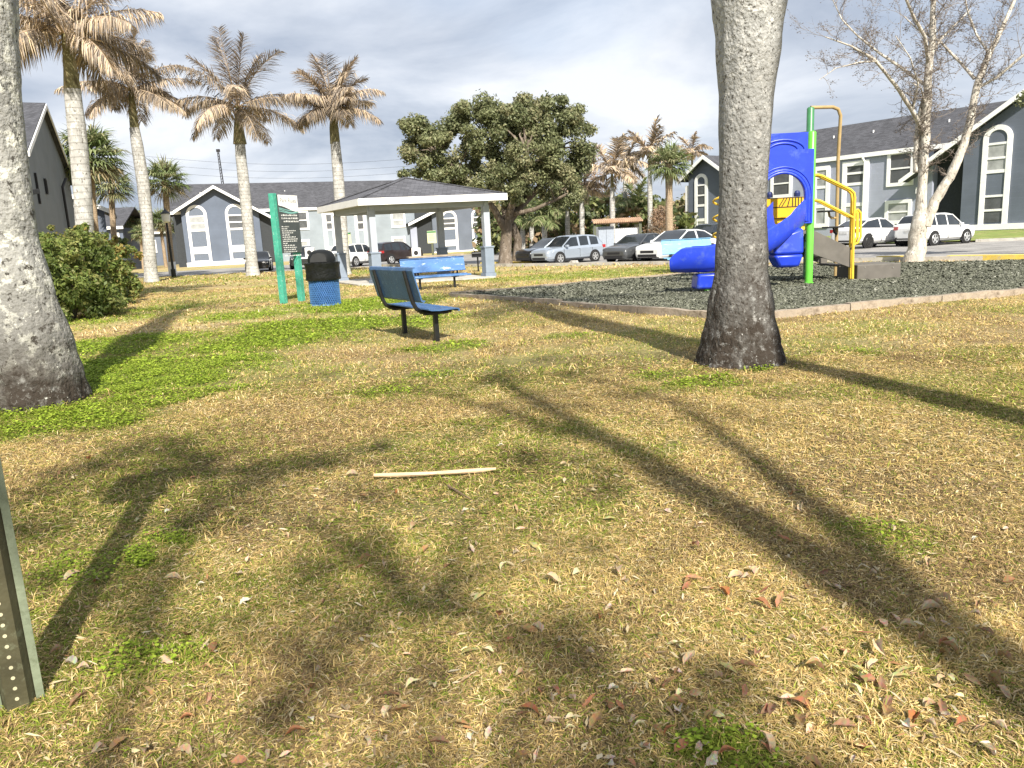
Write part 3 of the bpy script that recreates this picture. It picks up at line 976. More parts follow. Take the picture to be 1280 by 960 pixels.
M['mulch'] = mat('rubber_mulch', (0.085, 0.09, 0.072), 0.95, var=0.4, scale=30, bump=1.0, bscale=50)
sheet('mulch_bed', MULCH, 0.012, M['mulch'])
sheet('car_park', LOT, 0.02, M['asphalt'])
sheet('pavilion_pad', PAD, 0.05, M['concrete'])


def chips(n, seed):
    rs = np.random.RandomState(seed)
    # more of them where they are near
    xs, ys = [], []
    tot = 0
    while tot < n:
        x = -2 + 23 * rs.rand(n); y = 11 + 15 * rs.rand(n)
        ok = in_poly(x, y, MULCH) & (rs.rand(n) < np.clip((12.5 / y) ** 1.6, 0, 1)) & (x < .75 * y)
        xs.append(x[ok]); ys.append(y[ok]); tot += ok.sum()
    x, y = np.concatenate(xs)[:n], np.concatenate(ys)[:n]
    z = .012 + .035 * rs.rand(n) + (fbm(x * 1.5, y * 1.5, 3) - .3) * .08
    az = rs.rand(n) * 6.28
    ln = (.009 + .015 * rs.rand(n)) * (y / 12); wd = ln * (.35 + .3 * rs.rand(n))
    tl = (rs.rand(n, 2) - .5) * 1.4
    u = np.stack([np.cos(az), np.sin(az), tl[:, 0]], 1) * ln[:, None]
    v_ = np.stack([-np.sin(az), np.cos(az), tl[:, 1]], 1) * wd[:, None]
    c0 = np.stack([x, y, z], 1)
    up = np.array([0, 0, .012])
    verts = np.stack([c0 - u - v_, c0 + u - v_, c0 + u + v_, c0 - u + v_, c0 - u * .2 + up], 1)
    base = (np.arange(n) * 5)[:, None]
    tr = np.concatenate([base + np.array([[a, b, 4]]) for a, b in ((0, 1), (1, 2), (2, 3), (3, 0))], 1).reshape(-1, 3)
    pal = np.array([[.085, .09, .062], [.125, .13, .095], [.175, .178, .138], [.36, .36, .30]])
    c = pal[rs.choice(4, n, p=[.38, .36, .23, .03])] * (.75 + .5 * rs.rand(n))[:, None]
    return verts.reshape(-1, 3), tr, np.repeat(c[:, None, :], 5, 1).reshape(-1, 3)


tag(npmesh('mulch_chips', *chips(170000, 41), M['chips']), kind='stuff')

EDGE = []


def edging(a, b, n, label):
    a, b = V((a[0], a[1], 0)), V((b[0], b[1], 0))
    L_ = (b - a).length
    ang = math.atan2((b - a).y, (b - a).x)
    seg = L_ / n
    for i in range(n):
        mb = MB()
        ll = seg - .02
        nn = 8
        for s in range(nn):
            x0, x1 = -ll / 2 + ll * s / nn, -ll / 2 + ll * (s + 1) / nn
            j0, j1 = random.uniform(-.012, .012), random.uniform(-.012, .012)
            if s == 0: jl = j0
            mb.hexa([(x0, -.07, -.06), (x1, -.07, -.06), (x1, .07, -.06), (x0, .07, -.06)], [(x0, -.065 + jl, .10 + jl), (x1, -.065 + j1, .10 + j1), (x1, .065, .10 + j1), (x0, .065, .10 + jl)])
            jl = j1
        o = mb.build('edging_timber', M['timber'])
        c = a + (b - a) * ((i + .5) / n)
        o.location = (c.x, c.y, random.uniform(-.015, .01)); o.rotation_euler = (0, random.uniform(-.006, .006), ang + random.uniform(-.008, .008))
        tag(o, label[i] if isinstance(label, list) else label, 'timber', 'timbers edging the mulch bed')


def ordinal(i):
    return ['first', 'second', 'third', 'fourth', 'fifth', 'sixth', 'seventh', 'eighth'][i]


edging(MULCH[0], MULCH[1], 4, ['weathered edging timber of the mulch bed, %s from the blue bench towards the trunk' % ordinal(i) for i in range(4)])
edging(MULCH[1], MULCH[2], 3, ['chipped pale edging timber of the mulch bed, %s right of the thick trunk' % ordinal(i) for i in range(3)])
edging(MULCH[2], MULCH[3], 4, ['chipped pale edging timber at the right edge of the photo, %s one further off' % ordinal(i) for i in range(4)])
edging(MULCH[5], MULCH[0], 5, ['low edging timber on the far side of the mulch bed, %s from the parked cars' % ordinal(i) for i in range(5)])

# kerb along the lawn, some of it painted yellow
KL = [(-8, 49.5), (0.0, 38.2), (2.5, 35.6), (13.9, 24.2), (24.5, 13.4)]
mb = MB()
for (x0, y0), (x1, y1) in zip(KL, KL[1:]):
    mb.bar((x0, y0, .05), (x1, y1, .05), .16, .16)
tag(mb.build('kerb', M['concrete']), kind='structure')
mb = MB()
for p0, p1 in (((1186, 325), (1285, 324)), ((1098, 325.5), (1142, 325)), ((950, 327), (1000, 327)), ((604, 331), (668, 330))):
    a, b = G(*p0), G(*p1)
    mb.bar((a.x, a.y, .066), (b.x, b.y, .066), .42, .16)
tag(mb.build('kerb_paint', M['yellow_paint']), kind='structure')
# far kerb and the strip of lawn that rises to the building on the right
KR = [(23.6, 38.2), (30.5, 34.5), (38.5, 29.0), (60, 18)]
mb = MB()
for (x0, y0), (x1, y1) in zip(KR, KR[1:]):
    mb.bar((x0, y0, .06), (x1, y1, .06), .18, .2)
tag(mb.build('kerb', M['concrete']), kind='structure')
# ------------------------------------------------------------------ buildings
class Fac:
    """a facade: x along it to the right, y away from the viewer, z up"""
    def __init__(self, name, label, cat, O, deg, group=None):
        self.O = V(O)
        self.a = math.radians(deg)
        self.ex = V((math.cos(self.a), math.sin(self.a), 0))
        self.ey = V((-math.sin(self.a), math.cos(self.a), 0))
        self.root = thing(name, label, cat, self.O, self.a, group)

    def pix(self, px, py, yo=0.0):
        d = ray(px, py)
        t = ((self.O + self.ey * yo) - CAM).dot(self.ey) / d.dot(self.ey)
        p = CAM + d * t - self.O
        return p.dot(self.ex), p.z

    def s(self, px, py=290, yo=0.0):
        return self.pix(px, py, yo)[0]

    def z(self, px, py, yo=0.0):
        return self.pix(px, py, yo)[1]

    def put(self, mb, name, mt, parent=None, **k):
        return mb.build(name, mt, parent or self.root, **k)


def frame_loops(s0, s1, z0, z1, arch, fw):
    if not arch:
        o = [(s0, z0), (s1, z0), (s1, z1), (s0, z1)]
        i = [(s0 + fw, z0 + fw), (s1 - fw, z0 + fw), (s1 - fw, z1 - fw), (s0 + fw, z1 - fw)]
        return o, i
    r_ = (s1 - s0) / 2; c = (s0 + s1) / 2; zc = z1 - r_
    o = [(s0, z0), (s1, z0)]; i = [(s0 + fw, z0 + fw * .6), (s1 - fw, z0 + fw * .6)]
    for k in range(17):
        th = math.pi * k / 16
        o.append((c + r_ * math.cos(th), zc + r_ * math.sin(th)))
        i.append((c + (r_ - fw) * math.cos(th), zc + (r_ - fw) * math.sin(th)))
    return o, i


def window(F, s0, s1, z0, z1, y=0.0, arch=False, fw=None, fills=None, rails=(), label=None, name='window'):
    """fills: (z_low share, z_high share, material, name); rails: shares of the height"""
    fw = fw or (s1 - s0) * 0.14
    o, i = frame_loops(s0, s1, z0, z1, arch, fw)
    mb = MB(); mb.ring(o, i, (0, y - .004, 0), (1, 0, 0), (0, 0, 1), .09)
    wnd = F.put(mb, name, M['white'])
    if label: wnd['label'] = label
    H = z1 - z0
    fills = fills or [(0, 1, M['glass'], 'pane')]
    r_ = (s1 - s0) / 2 - fw; c = (s0 + s1) / 2; zc = z1 - (s1 - s0) / 2
    for a, b, mt, nm in fills:
        za, zb = z0 + H * a, z0 + H * b
        if arch and zb > zc:
            zz_ = [za + (zb - za) * k / 14 for k in range(15)]
            hw = [r_ if q <= zc else math.sqrt(max(0, r_ * r_ - (q - zc) ** 2)) for q in zz_]
            poly = [(c + h, q) for h, q in zip(hw, zz_)] + [(c - h, q) for h, q in reversed(list(zip(hw, zz_)))]
            if hw[-1] < 1e-3: poly.pop(14)
        else:
            poly = [(s0 + fw, za), (s1 - fw, za), (s1 - fw, zb), (s0 + fw, zb)]
        mb = MB(); mb.prism(poly, (0, y - .003, 0), (1, 0, 0), (0, 0, 1), .03)
        F.put(mb, nm, mt, wnd)
    for q in rails:
        th = fw * .45
        if isinstance(q, tuple): q, th = q
        zq = z0 + H * q
        mb = MB(); mb.box(s0 + fw * .96, s1 - fw * .96, y - .075, y - .036, zq - th / 2, zq + th / 2)
        F.put(mb, 'rail', M['white'], wnd)
    return wnd


def slab(mb, p0, p1, p2, p3, th=.14):
    a = [V(p) for p in (p0, p1, p2, p3)]
    n = (a[1] - a[0]).cross(a[3] - a[0]).normalized() * th
    if n.z < 0: n = -n
    return mb.hexa(a, [q + n for q in a])


def gable_front(F, s0, sa, s1, ze0, za, ze1, y, depth, wall, w0=None, w1=None, ov=.7, rake=.26, zb=-.2, roof_back=None, name='gable'):
    """gabled front: wall from w0 to w1 under a rake that runs s0 - apex - s1"""
    w0 = s0 + .5 if w0 is None else w0
    w1 = s1 - .5 if w1 is None else w1
    roofz = lambda s: ze0 + (za - ze0) * (s - s0) / (sa - s0) if s < sa else ze1 + (za - ze1) * (s1 - s) / (s1 - sa)
    top = []
    for s in (w1, sa, w0):
        if s == sa and not (w0 < sa < w1): continue
        top.append((s, roofz(s) - .05))
    mb = MB(); mb.prism([(w0, zb), (w1, zb)] + top, (0, y + .3, 0), (1, 0, 0), (0, 0, 1), .3)
    F.put(mb, name + '_wall', wall)
    yb = roof_back or y + depth
    mb = MB()
    slab(mb, (s0, y - ov, ze0), (sa, y - ov, za), (sa, yb, za), (s0, yb, ze0))
    slab(mb, (sa + .002, y - ov, za), (s1, y - ov, ze1), (s1, yb, ze1), (sa + .002, yb, za))
    F.put(mb, name + '_roof', M['shingle'])
    mb = MB()
    for (a, za_, b, zb_) in ((s0 - .05, ze0, sa, za), (s1 + .05, ze1, sa, za)):
        mb.hexa([(a, y - ov - .06, za_ - rake * .7), (b, y - ov - .06, zb_ - rake * .7), (b, y - ov - .003, zb_ - rake * .7), (a, y - ov - .003, za_ - rake * .7)],
                [(a, y - ov - .06, za_ + rake * .55), (b, y - ov - .06, zb_ + rake * .55), (b, y - ov - .003, zb_ + rake * .55), (a, y - ov - .003, za_ + rake * .55)])
    F.put(mb, 'rake_trim', M['white'])
    return roofz


def long_roof(F, s0, s1, ze, zr, ye, yr, name='roof'):
    mb = MB()
    slab(mb, (s0, ye, ze), (s1, ye, ze), (s1, yr, zr), (s0, yr, zr))
    slab(mb, (s0, yr + .003, zr), (s1, yr + .003, zr), (s1, 2 * yr - ye, ze), (s0, 2 * yr - ye, ze))
    rf = F.put(mb, name, M['shingle'])
    mb = MB()
    mb.box(s0, s1, ye - .12, ye - .004, ze - .16, ze + .14)
    F.put(mb, 'gutter', M['white'])
    return rf


# --- long blue building behind the lawn and the pavilion
B = Fac('apartment_building', 'long pale blue apartment building behind the pavilion, slate gable with two arched windows', 'building', G(230, 334), 22)
ze = B.z(370, 261.5, .5); yr = 5.2; zr = B.z(420, 228, yr)
sL, sR = B.s(212), B.s(612)
mb = MB(); mb.box(B.s(327), B.s(545), .55, 10.2, -.3, ze)
B.put(mb, 'wall', M['pale_wall'])
long_roof(B, sL, sR, ze, zr, .45, yr)
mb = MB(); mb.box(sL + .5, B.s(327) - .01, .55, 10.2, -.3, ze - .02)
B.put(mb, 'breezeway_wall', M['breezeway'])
s0, z0 = B.pix(217, 266); sa, za = B.pix(266, 234); s1, z1 = B.pix(337, 271.5)
s1b = sa + (s1 - sa); z1b = z1
gable_front(B, s0, sa, s1, z0, za, z1, 0.0, 5, M['slate_wall'], w0=B.s(229), w1=B.s(326), ov=.8)
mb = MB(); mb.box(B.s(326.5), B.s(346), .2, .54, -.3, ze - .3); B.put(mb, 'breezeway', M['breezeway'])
mb = MB(); mb.box(B.s(229) - .05, B.s(326) + .02, -.10, -.003, B.z(265, 333), B.z(265, 327)); B.put(mb, 'base_trim', M['white'])
A_F = [(.80, 1, M['panel'], 'panel'), (.56, .80, M['glass_pale'], 'pane'), (.26, .56, M['panel'], 'panel'), (.02, .16, M['panel'], 'panel')]
A_F2 = [(.80, 1, M['panel'], 'panel'), (.56, .80, M['glass'], 'pane'), (.26, .56, M['panel'], 'panel'), (.02, .16, M['panel'], 'panel')]
for (p0, p1, fl) in ((235, 261, A_F), (284, 309, A_F2)):
    zt = B.z(250, 256); zb = B.z(250, 328)
    window(B, B.s(p0), B.s(p1), zb, zt, 0.0, True, fills=fl, rails=((.56, .22), .68, .80, (.21, .75)), label='tall arched window')
for (p0, p1, y0, y1) in ((368, 388, 284, 305), (470, 511, 284, 287),):
    pass


def rectw(F, px0, px1, py0, py1, yo, **k):
    s0, zt = F.pix(px0, py0, yo); s1, zb = F.pix(px1, py1, yo)
    return window(F, s0, s1, zb, zt, yo, **k)


rectw(B, 368, 387, 263.5, 287, .55, rails=(.5,), fw=.22)
rectw(B, 368, 388, 300, 316, .55, rails=(.5,), fw=.25, fills=[(0, 1, M['glass_pale'], 'pane')])
for c_ in (413, 452):
    rectw(B, c_ - 10, c_ + 10, 265, 330, .55, fw=.35, fills=[(.66, .98, M['glass'], 'pane'), (.34, .66, M['pale_wall'], 'panel'), (.05, .30, M['glass_pale'], 'pane')], rails=((.66, .2), .8, (.32, .3)))
rectw(B, 488, 507, 266, 284, .55, rails=(.5,), fw=.2, fills=[(0, 1, M['glass_pale'], 'pane')])
rectw(B, 489, 508, 296, 314, .55, rails=(.5,), fw=.25, fills=[(0, 1, M['glass_pale'], 'pane')])
mb = MB()
for c_ in (405, 434):
    sq = B.s(c_, 290, .5)
    mb.tube([(sq, .5, -.2), (sq, .5, ze)], .07, 6)
B.put(mb, 'downpipe', M['white'])
# the dark gable at its right end, mirrored
s0, z0 = B.pix(509, 281); sa, za = B.pix(575, 247)
s1 = sa + (sa - s0) * .72; z1 = za - (za - z0) * .72
gable_front(B, s0, sa, s1, z0, za, z1, 0.0, 5, M['dark_wall'], w0=B.s(541), w1=s1 - .4, ov=.7, name='dark_gable')
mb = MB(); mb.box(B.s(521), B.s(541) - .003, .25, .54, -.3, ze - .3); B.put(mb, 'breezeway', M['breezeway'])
mb = MB(); mb.box(B.s(513), B.s(521), -.1, .2, -.3, B.z(517, 284)); B.put(mb, 'pillar', M['grey_wall'])
mb = MB(); mb.box(B.s(541), s1 - .4, -.10, -.003, B.z(575, 318), B.z(575, 313)); B.put(mb, 'base_trim', M['white'])
for (p0, p1) in ((552, 572), (590, 606)):
    window(B, B.s(p0), B.s(p1), B.z(575, 314), B.z(575, 262), 0.0, True, fills=A_F2, rails=((.56, .22), .68, .80, (.21, .75)), label='tall arched window')
mb = MB()
for c_ in (300, 356, 250):
    sq, zq = B.pix(c_, 240, 3.5)
    mb.tube([(sq, 3.5, zr - 1.9), (sq, 3.5, zr - .95)], .06, 6)
B.put(mb, 'vent_pipe', M['white'])
# antenna mast behind it
q = P(271, 190, 105); g0 = V((q.x + .6, 105, 0))
mb = MB()
for dx_, dy_ in ((-.25, -.2), (.25, -.2), (0, .25)):
    mb.tube([(dx_, dy_, 0), (dx_ * .4 - .4, dy_ * .4, q.z)], .05, 5)
for k in range(40):
    t0, t1 = k / 40, (k + 1) / 40
    e0 = V((-.25 * (1 - .6 * t0) - .4 * t0, -.2 * (1 - .6 * t0), q.z * t0)); e1 = V((.25 * (1 - .6 * t1) - .4 * t1, -.2 * (1 - .6 * t1), q.z * t1))
    mb.tube([e0, e1], .03, 4, caps=False)
mb.box(-.62, -.2, -.15, .15, q.z, q.z + .35)
an = mb.build('antenna_mast', M['trim_black']); an.location = g0
tag(an, 'thin dark lattice antenna mast rising behind the long roof', 'mast')

# --- building on the right
R = Fac('apartment_building', 'grey blue apartment building at the right behind the white cars, dark gables with arched windows', 'building', P(1218, 289, 50), -52)
yr = 5.0
ze = R.z(1110, 190, .3); zr = R.z(1200, 137, yr)
sA, sB = R.s(895), R.s(1330)
for _k in range(3):
    pass
mb = MB(); mb.box(R.s(905), R.s(1157), .6, 9.6, -.5, ze); R.put(mb, 'wall', M['grey_wall'])
long_roof(R, R.s(872), sB + 4, ze, zr, .5, yr)
mb = MB(); mb.box(R.s(1157) + .003, R.s(1200), 1.4, 2.0, -.5, ze); R.put(mb, 'breezeway', M['breezeway'])
s0, z0 = R.pix(1131, 228); s1x, z1x = R.pix(1265, 131)
k_ = (z1x - z0) / (s1x - s0)
sa = R.s(1330); za = z0 + k_ * (sa - s0)
s1 = sa + (sa - s0) * .62; z1 = za - (za - z0) * .62
gable_front(R, s0, sa, s1, z0, za, z1, 0.0, 5, M['dark_wall'], w0=R.s(1199), w1=s1 - .4, ov=.8, name='gable')
mb = MB(); mb.box(R.s(1199), s1 - .4, -.12, -.003, R.z(1218, 288), R.z(1218, 281)); R.put(mb, 'base_trim', M['white'])
window(R, R.s(1222), R.s(1258), R.z(1240, 284), R.z(1240, 157), 0.0, True, fw=.30,
       fills=[(.82, 1, M['dark_wall'], 'panel'), (.55, .82, M['glass_pale'], 'pane'), (.31, .55, M['dark_wall'], 'panel'), (.05, .31, M['glass'], 'pane')],
       rails=((.55, .2), .68, .82, .31, .17), label='tall arched window')
rectw(R, 1110, 1142, 190, 231, .6, rails=(.5,), fw=.24)
rectw(R, 1107, 1139, 251, 279, .6, rails=(.5,), fw=.24, fills=[(0, 1, M['glass_pale'], 'pane')])
rectw(R, 1054, 1084, 203, 284, .6, fw=.34, fills=[(.66, .98, M['glass'], 'pane'), (.36, .66, M['grey_wall'], 'panel'), (.05, .34, M['glass_pale'], 'pane')], rails=((.66, .2), .82, (.35, .25)))
rectw(R, 1017, 1036, 209, 284, .6, fw=.3, fills=[(.66, .98, M['glass_pale'], 'pane'), (.36, .66, M['grey_wall'], 'panel'), (.05, .34, M['glass_pale'], 'pane')], rails=((.66, .2), .82, (.35, .25)))
rectw(R, 964, 990, 213, 246, .6, rails=(.5,), fw=.24)
rectw(R, 964, 990, 262, 286, .6, rails=(.5,), fw=.24, fills=[(0, 1, M['glass_pale'], 'pane')])
mb = MB(); sq = R.s(1079, 250, .5); mb.tube([(sq, .5, -.3), (sq, .5, ze - .5), (sq - .1, .2, ze - .05)], .08, 6); R.put(mb, 'downpipe', M['white'])
mb = MB(); mb.box(R.s(1139), R.s(1145), .35, .58, R.z(1142, 242), R.z(1142, 234)); R.put(mb, 'wall_lamp', M['white'])
# far left gable of the same building
s0, z0 = R.pix(853, 228); sa, za = R.pix(884, 196); s1, z1 = sa + (sa - s0), z0
gable_front(R, s0, sa, s1, z0, za, z1, 0.0, 5, M['dark_wall'], w0=R.s(861), w1=R.s(915), ov=.6, name='far_gable')
mb = MB(); mb.box(R.s(856), R.s(861) - .003, .1, 5, -.5, R.z(859, 232)); R.put(mb, 'end_wall', M['white'])
window(R, R.s(869), R.s(885), R.z(877, 296), R.z(877, 217), 0.0, True, fw=.28, fills=[(.82, 1, M['dark_wall'], 'panel'), (.5, .82, M['glass'], 'pane'), (.27, .5, M['dark_wall'], 'panel'), (.03, .27, M['glass_pale'], 'pane')], rails=((.5, .2), .66, .82, (.27, .25)), label='tall arched window')
mb = MB()
for c_, py in ((1042, 176), (1092, 158), (1187, 142), (967, 180)):
    sq, zq = R.pix(c_, py, 3.2)
    mb.tube([(sq, 3.2, zr - 1.9), (sq, 3.2, zr - .75)], .06, 6)
R.put(mb, 'vent_pipe', M['white'])
# lawn bank in front of it
mb = MB()
e_ = [R.O + R.ex * s + V((0, 0, .02)) for s in (-26, -12, 0, 12, 30)]
k0 = [V((14, 50, .03)), V((19, 44, .06)), V((23.7, 38.35, .1)), V((30.6, 34.7, .1)), V((60.2, 18.2, .1))]
vs_ = k0 + e_ + [p + R.ey * 12 for p in e_]
mb.add(vs_, [(i + r_ * 5, i + 1 + r_ * 5, i + 6 + r_ * 5, i + 5 + r_ * 5) for r_ in range(2) for i in range(4)])
M['bank'] = mat('bank_turf', (0.17, 0.22, 0.05), 1.0, var=0.35, scale=1.4, bump=0.6, bscale=8, dirt=((.36, .29, .14), 1.2, .4))
tag(mb.build('lawn_bank', M['bank']), kind='structure')

# --- buildings at the left edge
W = Fac('apartment_house', 'dark slate gabled end of a house at the left edge behind the hedge', 'building', (-16.3, 25, 0), 114)
s0, z0 = W.pix(26, 192); sa, za = W.pix(50, 132); s1, z1 = W.pix(89, 232)
mid = (s0 + s1) / 2
gable_front(W, s0, sa, s1, z0, za, z1, 0, 14, M['left_wall'], w0=s0 + .3, w1=s1 - .5, ov=.25, rake=.16)
mb = MB(); mb.box(s0 + .3, s1 - .5, .31, 13.6, -.2, min(z0, z1) - .15); W.put(mb, 'wall', M['left_wall'])
for (p0, p1, y0, y1) in ((42, 49, 216, 255), (54, 58.5, 223, 243)):
    wq = rectw(W, p0, p1, y0, y1, 0, fw=.06, fills=[(0, 1, M['trim_black'], 'pane'), (0, .04, M['white'], 'sill')])
    wq.data.materials.clear(); wq.data.materials.append(M['trim_black'])
mb = MB(); sq = W.s(84); mb.tube([(sq, -.12, 0), (sq, -.12, z1 - .6), (sq + .5, -.3, z1 - .1)], .07, 6); W.put(mb, 'downpipe', M['trim_black'])
mb = MB(); mb.bar((W.s(38), -.06, W.z(38, 246)), (W.s(44), -.35, W.z(44, 243)), .12, .18); W.put(mb, 'wall_lamp', M['trim_black'])

W2 = Fac('apartment_house', 'slate house with a broad arched window seen between the palm trunk and the dark gable', 'building', (-.567 * 56, 56, 0), 26)
sa, za = W2.pix(66, 236); s1, z1 = W2.pix(143, 267); s0, z0 = sa - (s1 - sa), z1
gable_front(W2, s0, sa, s1, z0, za, z1, 0, 9, M['dark_wall'], w1=W2.s(134), ov=.6)
window(W2, W2.s(84), W2.s(115), W2.z(100, 330), W2.z(100, 252), 0, True, fw=.4, fills=[(.74, 1, M['panel'], 'panel'), (.45, .74, M['white'], 'panel'), (.05, .45, M['panel'], 'panel')], rails=(.45, .74), label='broad arched window with white middle panel')
mb = MB(); mb.box(s0 + .5, W2.s(134) - .5, .31, 9, 0, z1 - .15); W2.put(mb, 'wall', M['dark_wall'])

W3 = Fac('apartment_house', 'far slate house with a plain shingled roof beyond the cabbage palms', 'building', (-.53 * 84, 84, 0), 10)
za, zb = W3.z(148, 284.5), W3.z(148, 261, 5)
long_roof(W3, W3.s(118), W3.s(156), za, zb, -.3, 5)
mb = MB(); mb.box(W3.s(120), W3.s(153), .1, 9.9, 0, za); W3.put(mb, 'wall', M['slate_wall'])
rectw(W3, 146, 152, 291, 312, .1, fw=.2, rails=(.5,))
W4 = Fac('apartment_house', 'farthest dark house end glimpsed beside the leaning palm trunk', 'building', (-.5 * 108, 108, 0), 8)
za, zb = W4.z(172, 292), W4.z(172, 270, 5)
long_roof(W4, W4.s(157), W4.s(212), za, zb, -.3, 5)
mb = MB(); mb.box(W4.s(159), W4.s(210), .1, 9.9, 0, za); W4.put(mb, 'wall', M['dark_wall'])
for p0 in (164, 178, 192, 202):
    rectw(W4, p0, p0 + 5, 300, 316, .1, fw=.2, rails=(.5,))

# ------------------------------------------------------------------ pavilion
nearP, aV, bV = V((-4.66, 27.2, 0)), V((4.0, 1.0, 0)), V((-1.95, 3.45, 0))
pc = nearP + (aV + bV) / 2
pav = thing('pavilion', 'open grey pavilion with a hipped shingle roof and white fascia on four posts', 'pavilion', pc)
ah, bh = aV.normalized(), bV.normalized()
corners = [nearP, nearP + aV, nearP + aV + bV, nearP + bV]
ZE, ZA = 2.76, 3.82
for c in corners:
    p = c - pc
    mb = MB(); mb.hexa([p + ah * sx * .11 + bh * sy * .11 + V((0, 0, 1.08)) for sx, sy in ((-1, -1), (1, -1), (1, 1), (-1, 1))], [p + ah * sx * .11 + bh * sy * .11 + V((0, 0, 2.6)) for sx, sy in ((-1, -1), (1, -1), (1, 1), (-1, 1))])
    po = mb.build('post', M['pav_post'], pav, bevel=.01)
    mb = MB()
    for h0, h1, ww in ((0.02, .16, .20), (.163, 1.08, .165), (1.083, 1.14, .19)):
        mb.hexa([p + ah * sx * ww + bh * sy * ww + V((0, 0, h0)) for sx, sy in ((-1, -1), (1, -1), (1, 1), (-1, 1))], [p + ah * sx * ww + bh * sy * ww + V((0, 0, h1)) for sx, sy in ((-1, -1), (1, -1), (1, 1), (-1, 1))])
    mb.build('post_base', M['pav_base'], po, bevel=.008)
mb = MB()
for i in range(4):
    a, b = corners[i] - pc, corners[(i + 1) % 4] - pc
    d = (b - a).normalized()
    mb.bar(a - d * .12 + V((0, 0, 2.71 - .003 * (i % 2))), b + d * .12 + V((0, 0, 2.71 - .003 * (i % 2))), .16, .26)
mb.build('beam', M['pav_post'], pav)
oc = [corners[0] - ah * .55 - bh * .55, corners[1] + ah * .55 - bh * .55, corners[2] + ah * .55 + bh * .55, corners[3] - ah * .55 + bh * .55]
oc = [c - pc for c in oc]
mb = MB(); mb.hexa([c + V((0, 0, ZE + .02)) for c in oc], [c + V((0, 0, ZE + .05)) for c in oc]); mb.build('ceiling', M['pav_ceiling'], pav)
mb = MB()
lo = [c + V((0, 0, ZE + .21)) for c in oc]; ap = V((0, 0, ZA))
mb.add(lo + [ap], [(0, 1, 4), (1, 2, 4), (2, 3, 4), (3, 0, 4)])
lo2 = [c * .985 + V((0, 0, ZE + .14)) for c in oc]
mb.add(lo2 + [V((0, 0, ZA - .1))], [(1, 0, 4), (2, 1, 4), (3, 2, 4), (0, 3, 4)])
for c in oc:
    mb.bar(c + V((0, 0, ZE + .225)), ap + V((0, 0, .012)), .16, .03)
mb.build('roof', M['shingle_pavilion'], pav)
mb = MB()
for i in range(4):
    a, b = oc[i], oc[(i + 1) % 4]
    d = (b - a).normalized(); n = V((d.y, -d.x, 0)) * .02
    mb.bar(a + n + V((0, 0, ZE + .1)), b + n + V((0, 0, ZE + .1)), .04, .23)
mb.build('fascia', M['white'], pav)

# picnic table under it
t = thing('picnic_table', 'dark framed picnic table with grey top standing under the pavilion', 'picnic table', (-2.7, 29.2, .05), math.radians(14))
mb = MB(); mb.box(-1.05, 1.05, -.4, .4, .78, .84); mb.build('tabletop', M['wood'], t, bevel=.01)
for s in (-1, 1):
    mb = MB(); mb.box(-1.05, 1.05, s * .82 - .15, s * .82 + .15, .44, .49); mb.build('seat', M['black_metal'], t, bevel=.01)
    mb = MB()
    x = s * .75
    mb.bar((x, -.78, .42), (x, .78, .42), .06, .05); mb.bar((x, -.5, .0), (x, -.28, .78), .06, .05); mb.bar((x, .5, .0), (x, .28, .78), .06, .05)
    mb.bar((x, -.6, .025), (x, .6, .025), .06, .045)
    mb.build('leg_frame', M['black_metal'], t)

# park grill beside it
p = G(598, 339)
t = thing('park_grill', 'small black park grill on a thin post beside the right pavilion post', 'grill', p)
mb = MB(); mb.tube([(0, 0, -.1), (0, 0, .62)], .035, 8); mb.build('post', M['black_metal'], t)
mb = MB(); mb.box(-.25, .25, -.2, .2, .62, .66); mb.box(-.25, .25, .16, .2, .66, .86); mb.box(-.25, -.22, -.2, .16, .66, .86); mb.box(.22, .25, -.2, .16, .66, .86); mb.build('firebox', M['black_metal'], t)
mb = MB()
for k in range(7): mb.box(-.219, .219, -.19 + k * .055, -.18 + k * .055, .80, .812)
mb.build('grate', M['rim'], t)


# notices on thin posts
def notice(px, pyb, ptop, pbot, hw, lab):
    b = G(px + 3, pyb)
    pp = P(px, (ptop + pbot) / 2, b.y)
    t = thing('notice_sign', lab, 'sign', (b.x, b.y, 0), 0)
    zt, zb = P(px, ptop, b.y).z, P(px, pbot, b.y).z
    ww = hw * b.y / FPX
    mb = MB(); mb.box(-.05, .05, -.03, .03, -.1, zb + .1); mb.build('post', M['olive_post'], t)
    mb = MB(); mb.box(-ww, ww, -.06, -.033, zb, zt); bo = mb.build('board', M['notice'], t)
    mb = MB()
    mb.box(-ww * .98, ww * .98, -.068, -.0625, zt - .16 * (zt - zb), zt - .03 * (zt - zb))
    mb.build('header', M['green_dull'], bo)
    mb = MB()
    rr = random.Random(px)
    for k in range(5):
        z = zt - (.30 + .12 * k) * (zt - zb)
        mb.box(-ww * .75, ww * rr.uniform(.3, .75), -.066, -.0625, z, z + .035)
    mb.build('lettering', M['sign_ink'], bo)


notice(434.5, 340.5, 290.5, 306, 5.2, 'pale yellow notice board on a thin post seen between the two left pavilion posts')
notice(539.5, 336, 288.5, 304, 5.4, 'pale yellow notice board on a thin post in the middle of the pavilion opening')


